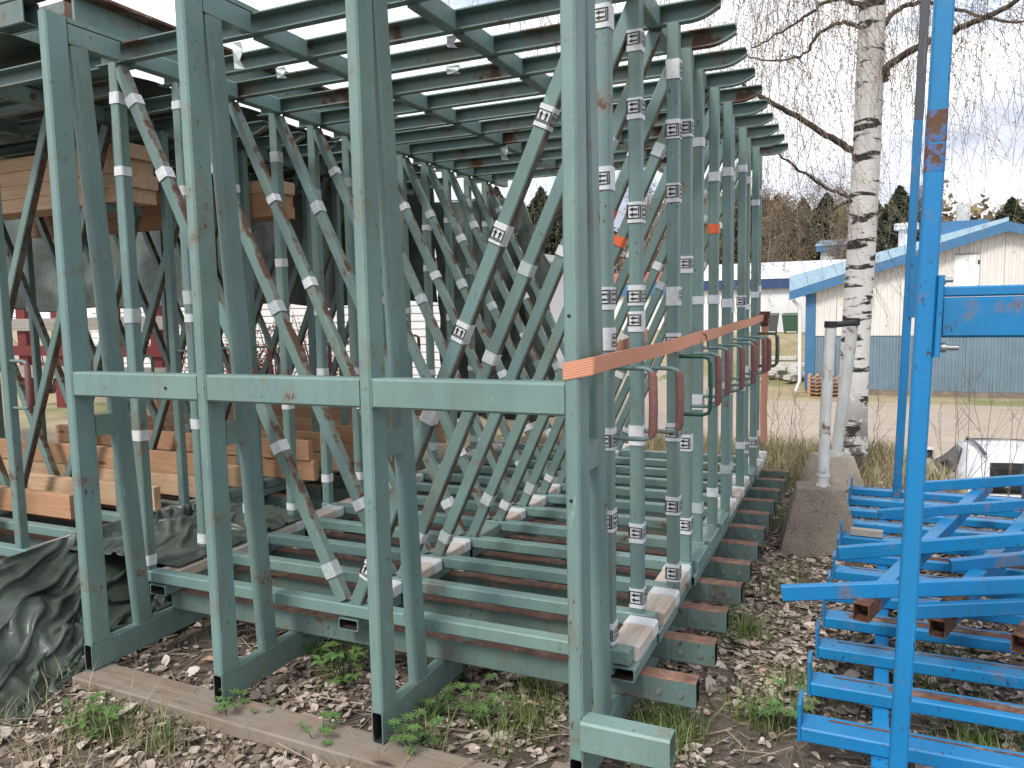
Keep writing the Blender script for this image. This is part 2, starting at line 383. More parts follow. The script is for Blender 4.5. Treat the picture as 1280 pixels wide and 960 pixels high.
# ------------------------------------------------------------------ terrain
def vnoise(x, y, s, seed):
    x = np.asarray(x, float)*s; y = np.asarray(y, float)*s
    xi, yi = np.floor(x).astype(int), np.floor(y).astype(int); fx, fy = x-xi, y-yi
    fx = fx*fx*(3-2*fx); fy = fy*fy*(3-2*fy)
    h = lambda a, b: np.modf(np.abs(np.sin(a*127.1+b*311.7+seed*74.7)*43758.5453))[0]
    return (h(xi, yi)*(1-fx)+h(xi+1, yi)*fx)*(1-fy)+(h(xi, yi+1)*(1-fx)+h(xi+1, yi+1)*fx)*fy-.5
def sstep(a, b, x):
    t = np.clip((np.asarray(x, float)-a)/(b-a), 0, 1); return t*t*(3-2*t)
def edgeY(x): return 9.0-2.7*sstep(.30, 1.05, x)
def ground_z(x, y):
    x = np.asarray(x, float); y = np.asarray(y, float)
    ed = edgeY(x)
    right = sstep(-7.5, -3.5, x)                       # the bank only falls away on the right, towards the road
    z = -.06-(1.73*sstep(0, 1, (y-ed)/(3.0+.6*sstep(.3, 1.05, x)))+.21*sstep(13, 19, y))*right
    z = z+(1.9*sstep(34, 47, y))*right
    near = 1-sstep(10, 20, y)
    z = z+(vnoise(x, y, .9, 1)*.07+vnoise(x, y, 3.1, 2)*.035+vnoise(x, y, 9, 3)*.016)*near
    # flat bed where the racks stand
    bed = sstep(1.7, 2.1, y)*(1-sstep(6.9, 7.6, y))
    return z*(1-bed*.0)
xs = np.concatenate([np.linspace(-160, -14, 24), np.linspace(-13, -6.2, 30), np.linspace(-6, 3, 150), np.linspace(3.2, 12, 30), np.linspace(14, 160, 24)])
ys = np.concatenate([np.linspace(-40, -1, 14), np.linspace(0, 10, 170), np.linspace(10.2, 22, 46), np.linspace(23, 60, 30), np.linspace(66, 400, 30)])
gx, gy = np.meshgrid(xs, ys); gz = ground_z(gx, gy)
nx_, ny_ = len(xs), len(ys); idx = np.arange(nx_*ny_).reshape(ny_, nx_)
GF = np.stack([idx[:-1, :-1], idx[:-1, 1:], idx[1:, 1:], idx[1:, :-1]], -1).reshape(-1, 4)
gt = np.clip(sstep(6.6, 8.4, gy+vnoise(gx, gy, 1.3, 5)*1.4), 0, 1)
tag(link('ground', npmesh('ground', np.stack([gx, gy, gz], -1).reshape(-1, 3), GF, 'ground', gt.ravel(), True)), kind='structure')
# sandy road on the lower level
rx = np.linspace(-40, 60, 81); rv = []
for x in rx:
    for k in range(9):
        t = k/8; y = (18.2+.6*math.sin(x*.16))*(1-t)+(29.5+.8*math.sin(x*.11+1))*t
        rv.append((x, y, float(ground_z(x, y))+.012))
rf = np.array([(i*9+k, (i+1)*9+k, (i+1)*9+k+1, i*9+k+1) for i in range(80) for k in range(8)])
tag(link('road', npmesh('road', np.array(rv), rf, 'road', None, True)), kind='structure')

# ------------------------------------------------------------------ heavy front stand
GND = -.06
STX = [-3.068, -2.312, -1.552, -.795]
def make_stand():
    t = thing('rack_stand', 'heavy green stand of four double posts joined by a waist-high crossbar', 'rack stand', (0, 2.2, 0))
    for i, x in enumerate(STX):
        w = .048
        zt = 2.806
        mb = MB(); mb.beam((x, .050, .121), (x, .050, zt), w, .100, up=(0, 1, 0), bev=.007)
        build(mb, 'front_post', 'green_clean', t)
        mb = MB(); mb.beam((x-.002, .290, .121), (x-.002, .153, 2.699), w*.95, .085, up=(0, 1, 0), bev=.007)
        build(mb, 'rear_post', 'green', t)
        mb = MB(); mb.beam((x, .0, .0605), (x, 4.35, .0605), w*.98, .120, bev=.005, open0=True, wall=.004, inner=1)
        build(mb, 'foot', ['green', 'shaded_rust'], t)
        mb = MB(); mb.box(x-w*.42, x+w*.42, .1005, .200, 1.035, 1.125); build(mb, 'spacer', 'green', t)
        mb = MB(); mb.box(x-w*.46, x+w*.46, .1005, .352, 2.70, 2.78); mb.box(x-w*.46, x+w*.46, .1005, .41, 2.7855, 2.805); build(mb, 'gusset', 'green_clean', t)
        if i < 3:
            mb = MB(); mb.tube([(x+w/2+.001, .004, 1.224), (x+w/2+.002, .003, 1.27), (x+w/2+.001, .004, 1.322)], .005, 5); build(mb, 'weld_bead', 'green', t)
    for i in range(3):
        x0 = STX[i]+.0245; x1 = STX[i+1]-.0245
        mb = MB(); mb.beam((x0, .040, 1.274), (x1, .040, 1.274), .075, .104, bev=.008); build(mb, 'crossbar', 'green_clean', t)
    mb = MB(); mb.beam((STX[3]+.0245, .012, .212), (-.488, .012, .212), .08, .10, bev=.007, open1=True); build(mb, 'stub_beam', 'green_clean', t)
    for (px, pz) in ((-2.50, 1.27), (-.80, 1.53), (-.80, .96)):
        mb = MB(); mb.tube([(px, -.0015, pz), (px, .004, pz)], .006, 8); build(mb, 'bolt_hole', 'dark', t)
    return t
make_stand()
# planks under the stand
mb = MB(); mb.beam((-3.09, 2.215, -.030), (-1.02, 2.165, -.030), .165, .06, bev=.006)
tag(build(mb, 'ground_plank', 'old_wood'), 'long weathered plank lying under the feet of the heavy stand', 'plank')
for x, y, l in ((-.795, 2.27, .2),):
    mb = MB(); mb.box(x-.13, x+.13, y-.06, y+.08, -.10, -.001); tag(build(mb, 'wood_block', 'old_wood'), 'short wood block under the foot of the strapped heavy post', 'block')
for y, lab in ((4.3, 'weathered sleeper under the middle of the green frames'), (6.25, 'weathered sleeper under the far end of the green frames')):
    mb = MB(); mb.beam((-3.3, y, -.048), (-.6, y, -.048), .16, .095, bev=.006); tag(build(mb, 'timber_sleeper', 'old_wood'), lab, 'sleeper')

# ------------------------------------------------------------------ nested truss frames
PITCH_Y, Y0F, NF = .345, 2.56, 12
XL, XR, XC = -3.12, -.745, -1.93
def tip_channel(x0, x1, z0=2.708, z1=2.782, fl=.058, tip=True):
    """channel opening towards the viewer, its right tip curving up"""
    th = .006; st = [x0]; zz = [z0]
    if tip:
        for k in range(9):
            t = k/8; st.append(x1-.13*(1-t)); zz.append(z0+(z1-z0-.035)*(1-math.cos(t*math.pi/2))**1.2)
    else: st.append(x1); zz.append(z0)
    mb = MB(); rings = []
    for x, zb in zip(st, zz):
        prof = [(.0, z1), (fl, z1), (fl, zb), (.018, zb), (.018, zb+th), (fl-th, zb+th), (fl-th, z1-th), (.0, z1-th)]
        rings.append([(x, y, z) for y, z in prof])
    n = 8
    for a, b in zip(rings[:-1], rings[1:]):
        for i in range(n):
            j = (i+1) % n; mb.add([a[i], a[j], b[j], b[i]], [(0, 1, 2, 3)])
    mb.add(rings[0], [tuple(reversed(range(n)))]); mb.add(rings[-1], [tuple(range(n))])
    return mb
FM = {}
def fm(name, mb, mats): FM[name] = mb.mesh(name, mats)
mb = MB(); mb.beam((XL-.03, .03, .307), (XR+.03, .03, .307), .06, .054); fm('bottom_rail', mb, ['green_clean'])
mb = MB(); mb.beam((-3.05, .122, .170), (-.665, .122, .170), .066, .097, mtop=1)
mb.beam((-.664, .122, .170), (-.495, .122, .170), .070, .0975, mtop=1, open1=True, inner=2); fm('base_beam', mb, ['green_base', 'rust_top', 'shaded_rust'])
fm('top_rail', tip_channel(-3.24, -.53), ['green_top'])
mb = MB(); mb.beam((0, .03, .335), (0, .03, 2.7075), .052, .052, up=(0, 1, 0)); fm('left_post', mb, ['green'])
mb = MB(); mb.beam((0, .03, .235), (0, .03, 2.7075), .050, .050, up=(0, 1, 0)); fm('right_post', mb, ['green'])
LT, LB, RB, RTp = (XL+.03, .03, 2.68), (XC-.035, .03, .34), (XC+.035, .03, .34), (XR-.05, .03, 2.68)
mb = MB(); mb.beam(LT, LB, .046, .054, m=0, mtop=1); fm('left_brace', mb, ['green', 'green_worn'])
mb = MB(); mb.beam(RB, RTp, .046, .054, m=0, mbot=1); fm('right_brace', mb, ['green', 'brace_rust'])
mb = MB(); mb.beam((0, 0.002, .246), (0, .338, .246), .10, .050, open0=True, inner=1); fm('bearer_foot', mb, ['green', 'shaded_rust'])
mb = MB(); mb.beam((0, .064, .300), (0, .325, .300), .115, .055, bev=.006); fm('bearer_board', mb, ['board_y'])
mb = MB(); mb.beam((0, .262, .301), (0, .330, .301), .122, .062, bev=.008); fm('board_tape', mb, ['tape'])
mb = MB(); mb.beam((0, .064, .300), (0, .338, .300), .11, .055, bev=.006); fm('raised_foot', mb, ['green_clean'])
mb = MB(); mb.beam((0, .060, 2.738), (0, .3435, 2.738), .055, .08, bev=.004); fm('top_arm', mb, ['green_clean'])
def handle_mesh():
    mb = MB(); mb.tube([(.02, .03, 1.33), (.125, .03, 1.33), (.147, .03, 1.322), (.155, .03, 1.30), (.157, .03, 1.20), (.155, .03, 1.11), (.147, .03, 1.09), (.125, .03, 1.083), (-.02, .028, 1.083)], .0085, 8); return mb
fm('handle', handle_mesh(), ['green'])
fm('handle_dark', handle_mesh(), ['dark_green'])
mb = MB(); mb.tube([(.151, .03, 1.318), (.157, .03, 1.30), (.159, .03, 1.20), (.157, .03, 1.11), (.151, .03, 1.092)], [.012, .0155, .0155, .0155, .012], 10); fm('grip', mb, ['rust_grip'])
mb = MB(); mb.tube([(0, .080, 0), (0, .0885, 0)], .011, 8); fm('bolt', mb, ['zinc'])
def band(w, h, L, mat): # ring of tape round a bar standing along local z
    mb = MB(); mb.beam((0, 0, -L/2), (0, 0, L/2), w+.004, h+.004, up=(0, 1, 0), bev=.006); return mb.mesh('tape_band', [mat])
BAND = band(.0535, .0535, .046, 'tape'); BANDG = band(.0535, .0535, .06, 'tape_grey'); BANDO = band(.0535, .0535, .05, 'orange_tape'); BANDP = band(.0535, .0535, .078, 'tape')
def print_mesh(side=False):
    """this-way-up mark: square outline with two arrows, on the near and on the right face of a tape band"""
    mb = MB(); d = .0306
    def face(tr):
        def q(x0, x1, z0, z1): mb.add([tr(x0, z0), tr(x1, z0), tr(x1, z1), tr(x0, z1)], [(0, 1, 2, 3)])
        s, t = .0265, .0045
        q(-s, s, s-t, s); q(-s, s, -s, -s+t); q(-s, -s+t, -s+t, s-t); q(s-t, s, -s+t, s-t)
        q(-.019, .019, -.0195, -.0155)
        for c in (-.010, .010):
            q(c-.0034, c+.0034, -.013, .006)
            mb.add([tr(c-.0085, .004), tr(c+.0085, .004), tr(c, .019)], [(0, 1, 2)])
    if side: face(lambda x, z: (-z, -d, x)); face(lambda x, z: (d, -z, x)); face(lambda x, z: (-d, z, x))
    else: face(lambda x, z: (x, -d, z)); face(lambda x, z: (d, x, z)); face(lambda x, z: (-d, -x, z))
    return mb.mesh('arrow_print', ['print'])
PRINT = print_mesh(); PRINT_SIDE = print_mesh(True)
def add_band(parent, p, ang, kind):
    """ang: lean of the bar in the rack's plane"""
    me = {'w': BAND, 'g': BANDG, 'o': BANDO, 'p': BANDP}[kind]
    o = link('tape_band', me, parent, p, (0, ang, 0))
    if kind == 'p':
        if rng.random() < .88:
            pr = link('arrow_print', PRINT if ang else PRINT_SIDE, o); k_ = rng.uniform(.80, 1.0); pr.scale = (1, 1, k_); pr.location = (0, 0, rng.uniform(-.006, .006))
            if rng.random() < .4: pr.rotation_euler = (0, 0, math.pi/2*rng.choice((1, 2, 3)))
        o.rotation_euler.z = rng.uniform(-.02, .02)
    if me is not BANDO: o.scale = (1+rng.uniform(0, .04), 1+rng.uniform(0, .04), rng.uniform(.85, 1.15) if kind != 'p' else 1); o.rotation_euler.x = rng.uniform(-.05, .05) if kind != 'p' else 0
    return o
ANG_L = math.atan2(LT[0]-LB[0], LT[2]-LB[2]); ANG_R = math.atan2(RTp[0]-RB[0], RTp[2]-RB[2])
def on_brace(side, z):
    a, b = (LB, LT) if side == 'L' else (RB, RTp); t = (z-a[2])/(b[2]-a[2])
    return (a[0]+(b[0]-a[0])*t, .03, z)
def zat(px, py, k): return onY(px, py, Y0F+PITCH_Y*k).z
DXR = [-.055, -.045, .03, .0, -.01, .01, .03, .0, .03, .01, .02, .0]
PRN = {0: [(757, 18), (757, 222), (760, 373), (760, 424), (765, 550), (768, 653), (770, 795)],
       1: [(790, 50), (792, 135), (795, 265), (797, 369), (797, 402), (799, 545), (801, 668), (804, 750)],
       2: [(845, 85), (847, 160), (848, 240), (849, 370), (850, 428), (851, 541), (852, 634), (853, 718)],
       3: [(871, 158), (873, 330), (876, 555), (876, 660)]}
def make_frame(k, ox, group, label, rich=True, seed=0, y=None, nofeet=False):
    q = random.Random(100+seed+k)
    t = thing('truss_frame', label, 'steel frame', (ox+q.uniform(-.008, .008), (Y0F+PITCH_Y*k) if y is None else y, 0), group, (0, 0, q.uniform(-.002, .002)))
    L = lambda n, dx=0: link(n.replace('_dark', ''), FM[n], t, (dx, 0, 0))
    L('bottom_rail'); L('base_beam'); L('top_rail', 0 if rich else .33); L('left_post', XL); xr = XR+DXR[k]; L('right_post', xr); L('left_brace'); L('right_brace')
    for x in (XL+.08, XC, XR+.0):
        L('bearer_foot', x)
        if x > XC+.5 and k in (3, 4, 5, 9) or (x == XC and k in (3,)): link('raised_foot', FM['raised_foot'], t, (x, 0, 0))
        else:
            o = link('bearer_board', FM['bearer_board'], t, (x+q.uniform(-.012, .012), q.uniform(-.003, .004), 0), (0, 0, q.uniform(-.02, .02)))
            if rich: link('board_tape', FM['board_tape'], o)
    for x in (-3.06, -2.31, -1.555, -.80): L('top_arm', x)
    h = link('handle', FM['handle_dark' if k in (2, 10) else 'handle'], t, (xr+q.uniform(-.01, .01), 0, q.uniform(-.015, .015)))
    if k not in (2, 10): link('grip', FM['grip'], h)
    if rich and k < 8:
        for bx in (-.63, -.55): link('bolt', FM['bolt'], t, (bx, 0, .165))
    if not rich: return t
    # tape bands
    if k in PRN:
        for px, py in PRN[k]: add_band(t, (xr, .03, zat(px, py, k)), 0, 'p')
    else:
        for z in [q.uniform(.5, .62), q.uniform(1.0, 1.1), q.uniform(1.5, 1.75), q.uniform(2.2, 2.45)]:
            add_band(t, (xr, .03, z), 0, q.choice('wgwwp'))
    if k == 5: add_band(t, (xr, .03, zat(889, 286, 5)), 0, 'o')
    zl = [[zat(135, 215, 0), zat(125, 125, 0), zat(150, 395, 0), zat(165, 545, 0), zat(190, 703, 0)], [zat(195, 135, 1), zat(205, 240, 1), zat(220, 372, 1), zat(222, 398, 1), zat(236, 530, 1), zat(255, 675, 1)]]
    for z in (zl[k] if k < 2 else [q.uniform(.38, .5), q.uniform(.9, 1.2), q.uniform(1.5, 1.9), q.uniform(2.2, 2.5)]):
        add_band(t, (XL, .03, z), 0, 'w' if q.random() < .75 else 'g')
    zb = [zat(138, 130, 0), zat(180, 220, 0), zat(340, 560, 0), zat(413, 715, 0)] if k == 0 else [q.uniform(.5, .75), q.uniform(1.0, 1.4), q.uniform(1.5, 1.9), q.uniform(2.1, 2.5)]
    for z in zb: add_band(t, on_brace('L', z), ANG_L, 'w' if q.random() < .7 else 'g')
    if k == 4: add_band(t, on_brace('L', zat(518, 315, 4)), ANG_L, 'o')
    if k == 0:
        for py in (60, 155, 293, 415, 520, 735): add_band(t, on_brace('R', onY(600, py, Y0F).z), ANG_R, 'p')
    else:
        for z in [q.uniform(.42, .6), q.uniform(1.0, 1.4), q.uniform(1.6, 1.9), q.uniform(2.1, 2.4)]: add_band(t, on_brace('R', z), ANG_R, 'w' if q.random() < .65 else 'g')
        if k in (3, 4): add_band(t, on_brace('R', 2.05-.1*k+.25), ANG_R, 'o')
    return t
for k in range(NF):
    make_frame(k, 0, 'green frames nested behind the heavy stand', 'green steel truss frame with taped bars, %s in line behind the heavy stand' % ORD[k])
OXL = -3.275
for k in range(NF):
    make_frame(k, OXL, 'green frames of the timber-filled rack', 'green steel truss frame without tape in the timber-filled rack, %s from the heaped tarpaulin' % ORD[k], rich=False, seed=50)
for x, lab in ((-6.3, 'green steel runner under the far end of the timber-filled rack'), (-5.2, 'green steel runner under the middle of the timber-filled rack'), (-4.05, 'green steel runner under the timber-filled rack beside the heaped tarpaulin')):
    mb = MB(); mb.beam((x, 2.45, .028), (x, 6.7, .028), .10, .184, bev=.007); tag(build(mb, 'rack_runner', 'green'), lab, 'runner')

# loose bits of torn tape hanging from the top rails
for i, (px, py, k, L_, w_) in enumerate(((296, 60, 0, .11, .045), (563, 42, 1, .05, .04), (565, 72, 2, .04, .07), (630, 198, 7, .09, .05), (350, 82, 1, .05, .05))):
    c = onY(px, py, Y0F+PITCH_Y*k+.012); z1 = 2.684; mb = MB()
    pts = [(0, 0), (.006, -.3), (-.004, -.7), (.01, -1.0)]
    v = []; 
    for dx, s_ in pts: v += [(dx-w_/2*(1+s_*.25), -dx*1.2, s_*L_), (dx+w_/2*(1+s_*.1), dx, s_*L_)]
    mb.add(v, [(2*j, 2*j+1, 2*j+3, 2*j+2) for j in range(3)])
    o = build(mb, 'torn_tape', 'tape_grey', None, (c.x, c.y, z1))
    md = o.modifiers.new('thick', 'SOLIDIFY'); md.thickness = .0015
    tag(o, 'torn scrap of pale tape hanging under the %s top rail' % ORD[k] if i != 4 else 'short scrap of pale tape dangling below the second top rail near the heavy posts', 'tape')

# ------------------------------------------------------------------ orange strap
def strap():
    t = thing('lashing_strap', 'orange webbing strap lashing the heavy post to the far frames', 'strap', (-.8, 2.2, 1.36))
    o = Vector((-.8, 2.2, 1.36))
    path = [(-.826, 2.30, 1.362), (-.8205, 2.1975, 1.360), (-.818, 2.1965, 1.360), (-.728, 2.1965, 1.377), (-.7235, 2.1995, 1.378), (-.707, 2.62, 1.386), (-.683, 3.25, 1.398), (-.680, 4.2, 1.416), (-.677, 5.2, 1.435), (-.674, 6.02, 1.451), (-.674, 6.28, 1.456)]
    pts = []
    for a, b in zip(path[:-1], path[1:]):
        n = max(1, int((Vector(b)-Vector(a)).length/.08))
        for i in range(n): pts.append(Vector(a).lerp(Vector(b), i/n))
    pts.append(Vector(path[-1]))
    me = bpy.data.meshes.new('webbing'); v = []; f = []; uv = []
    s = 0
    for i, p in enumerate(pts):
        if i: s += (p-pts[i-1]).length
        d = (pts[min(i+1, len(pts)-1)]-pts[max(i-1, 0)]).normalized(); n_ = d.cross(Vector((0, 0, 1))).normalized()
        sag = .006*math.sin(s*5); tw = .004*math.sin(s*3.1)
        for z in (-.0265, .0265): v.append(p-o+Vector((0, 0, z+sag*.4))+n_*(tw*(z/.0265)))
        uv.append(s)
    for i in range(len(pts)-1): f.append((2*i, 2*i+2, 2*i+3, 2*i+1))
    me.from_pydata([tuple(x) for x in v], [], f); ul = me.uv_layers.new()
    for p_ in me.polygons:
        for li in p_.loop_indices:
            vi = me.loops[li].vertex_index; ul.data[li].uv = (uv[vi//2], vi % 2)
    me.materials.append(M['strap']); w = link('webbing', me, t); md = w.modifiers.new('s', 'SOLIDIFY'); md.thickness = .003; md.offset = 0
    # hanging tail and ratchet
    mb = MB(); tail = [(.132, 4.09, .06), (.130, 4.085, -.1), (.134, 4.09, -.35), (.128, 4.082, -.6), (.133, 4.09, -.88)]
    for a, b in zip(tail[:-1], tail[1:]):
        a = Vector(a); b = Vector(b); h = Vector((.0, .026, 0)); g = Vector((.025, .012, 0))
        mb.add([a-g, a+g, b+g, b-g], [(0, 1, 2, 3)])
    ob = build(mb, 'strap_tail', 'strap', t); md = ob.modifiers.new('s', 'SOLIDIFY'); md.thickness = .003
    mb = MB(); mb.box(.10, .165, 4.02, 4.11, .055, .075); mb.box(.105, .16, 4.03, 4.05, .03, .14); mb.tube([(.095, 4.06, .11), (.17, 4.06, .11)], .018, 8); mb.tube([(.095, 4.09, .135), (.17, 4.09, .135)], .01, 8)
    build(mb, 'ratchet', 'rust', t)
    mb = MB(); mb.tube([(.132, 1.45, .068), (.150, 1.46, .05), (.150, 1.50, .0), (.145, 1.53, .01), (.140, 1.49, .065)], .003, 5)
    build(mb, 'tie_loop', 'rust_grip', t)
    mb = MB(); p0, p1 = (-.02, 1.02, .075), (-.06, .44, .012)
    v = []
    for i in range(9):
        a = i/8; x, y, z = [p0[j]*(1-a)+p1[j]*a for j in range(3)]; v += [(x, y, z-.026), (x, y, z+.026)]
    mb.add(v, [(2*i, 2*i+2, 2*i+3, 2*i+1) for i in range(8)]); ob = build(mb, 'return_webbing', 'strap', t); ob.modifiers.new('s', 'SOLIDIFY').thickness = .003
strap()

# ------------------------------------------------------------------ rusty beam and bearers on top of the racks
for y, lab in ((2.78, 'short green channel bridging the two rack tops near the heavy stand'), (5.0, 'short green channel bridging the two rack tops further back')):
    mb = MB(); w, z0, z1 = .09, 2.787, 2.877
    mb.box(-4.25, -3.14, y, y+w, z0, z0+.006); mb.box(-4.25, -3.14, y, y+w, z1-.006, z1); mb.box(-4.25, -3.14, y+w-.008, y+w-.001, z0+.006, z1-.006)
    tag(build(mb, 'bridging_channel', 'green'), lab, 'channel')
t = thing('girder', 'long green girder with rusty upper flange lying over the rack tops', 'beam', (-3.42, 2.62, 2.88))
m2 = MB(); m2.box(-.01, .005, 0, 4, .01, .185); m2.box(-.08, .08, 0, 4, -.002, .0095); build(m2, 'web', 'green', t)
m2 = MB(); m2.box(-.08, .09, 0, 4, .1855, .20); build(m2, 'flange', 'rust', t)

for i, (yy, zz, xe) in enumerate(((2.62, 2.985, -3.72), (2.62, 3.10, -3.66), (2.92, 2.985, -3.80), (2.92, 3.10, -3.70), (3.25, 2.985, -3.75), (3.25, 3.10, -3.9))):
    mb = MB(); mb.beam((-3.2, 0, .056), (0, 0, .056), .085, .112, bev=.005, open1=True)
    tag(build(mb, 'loose_bar', ['green_base', 'green_worn'][i % 2], None, (xe, yy, zz), (0, 0, rng.uniform(-.02, .02))), 'loose green beam stacked on the tarpaulin roof, %s, %s' % (['front row', 'middle row', 'rear row'][i//2], ['lower', 'upper'][i % 2]), 'beam')

# ------------------------------------------------------------------ timber in the left rack
def board(x0, x1, yc, z0, w, h, mat, label, group):
    mb = MB(); mb.beam((x0-x1, 0, h/2), (0, 0, h/2), w, h, bev=.003)
    o = build(mb, 'timber_board', mat, None, (x1, yc, z0), (0, 0, rng.uniform(-.004, .004))); tag(o, label, 'timber', group); return o
low = [(0, -4.70, 1), (1, -4.35, 1), (2, -4.05, 1), (3, -3.98, 2), (4, -3.9, 1), (5, -3.62, 2), (6, -3.6, 2), (7, -3.55, 2), (8, -3.5, 3), (9, -3.48, 2), (10, -3.5, 3)]
for k, xe, n in low:
    yc = Y0F+PITCH_Y*k+.20
    for j in range(n):
        board(-6.42-rng.uniform(0, .1), xe-.04*j+rng.uniform(-.02, .02), yc+rng.uniform(-.01, .01), .33+j*.1495, .048, .148, rng.choice(['lumber', 'lumber', 'lumber_b']),
              'sawn board behind the %s frame of the timber-filled rack, %s' % (ORD[k], ('lying lowest' if n > 1 else 'single') if j == 0 else ('topmost' if j == n-1 else 'middle one')), 'boards on edge low in the timber-filled rack')
for k, x1, z0, n in ((2, -4.02, 2.25, 4), (5, -3.80, 2.25, 3)):
    yb = Y0F+PITCH_Y*k
    mb = MB()
    for i in range(n):
        board(-6.5, x1+rng.uniform(-.04, .04), yb+.205+rng.uniform(-.006, .006), z0+i*.086, .225, .085, rng.choice(['lumber_b', 'lumber']),
              'thick timber beam behind the %s frame of the timber-filled rack, %s' % (ORD[k], 'topmost' if i == n-1 else ('lowest' if i == 0 else ORD[i]+' from below')), 'beams stacked high in the timber-filled rack')
    for x in (-5.9, -4.22):
        mb = MB(); mb.box(x-.03, x+.03, yb+.0585, yb+PITCH_Y-.0005, z0-.05, z0-.0005)
        mb.box(x-.03, x+.03, yb+.06, yb+.085, .3, z0-.05)
        tag(build(mb, 'timber_bracket', 'green'), 'green steel bracket carrying the high timber beams behind the %s frame' % ORD[k], 'bracket', 'brackets under the high timber')

# ------------------------------------------------------------------ tarpaulins
def sheet(name, fn, nu, nv, mat, label, cat='tarpaulin', thick=.004):
    V = np.array([fn(i/(nu-1), j/(nv-1)) for j in range(nv) for i in range(nu)])
    id_ = np.arange(nu*nv).reshape(nv, nu); F = np.stack([id_[:-1, :-1], id_[:-1, 1:], id_[1:, 1:], id_[1:, :-1]], -1).reshape(-1, 4)
    o = link(name, npmesh(name, V, F, mat, None, True)); md = o.modifiers.new('s', 'SOLIDIFY'); md.thickness = thick
    return tag(o, label, cat)
def n2(x, y, s, seed): return float(vnoise(x, y, s, seed))
def roof_sheet(u, v):
    x = -7.0+u*3.2; y = 2.5+v*4.2; return (x, y, 2.93+.05*n2(x, y, 1.2, 4)+.02*n2(x, y, 5, 6))
sheet('tarpaulin', roof_sheet, 70, 80, 'tarp', 'dark green tarpaulin laid flat over the timber-filled rack')
def back_sheet(u, v):
    x = -12.4+u*8.5; w = .35+.65*v
    y = 6.80+(.10*n2(x, v*1.5, 2.5, 8)+.05*math.sin(x*9+2*n2(x, v, 1.2, 9))+.05*n2(x*3, v*2, 2, 10))*w
    return (x, y, 2.99-v*1.33+.07*n2(x, 0, 1.5, 12)*v+.02*math.sin(x*4)*v)
sheet('tarpaulin', back_sheet, 220, 60, 'tarp', 'dark green tarpaulin hanging on a pipe behind the timber-filled rack')
t = thing('curtain_pipe', 'steel pipe on slim posts carrying the hanging tarpaulin', 'pipe', (-8, 6.82, -.1))
mb = MB(); mb.tube([(-4.6, 0, 3.09), (4.25, 0, 3.09)], .024, 8); build(mb, 'rail', 'green', t)
for x in (-4.4, -1.2, 1.6, 4.2): mb = MB(); mb.beam((x, .06, -.1), (x, .06, 3.09), .05, .05, up=(0, 1, 0)); build(mb, 'post', 'green', t)
def curtain(u, v):
    x = -3.9+u*1.25; t = v
    y = 6.80+.12*math.sin(u*19+2*t)*(.3+.7*t)+.10*n2(x*2, t*2.4, 2, 14)+.04*n2(x*5, t*6, 2, 15)
    z = 2.60-t*2.1+.10*n2(x, t, 3, 16)-(0 if u < .75 else (u-.75)*2.4*(1-t))
    return (x+.05*n2(t*3, u, 3, 17), y, z)
sheet('tarpaulin', curtain, 60, 80, 'tarp', 'crumpled dark tarpaulin hanging as a curtain behind the nested green frames')
def rope(p, q): pass
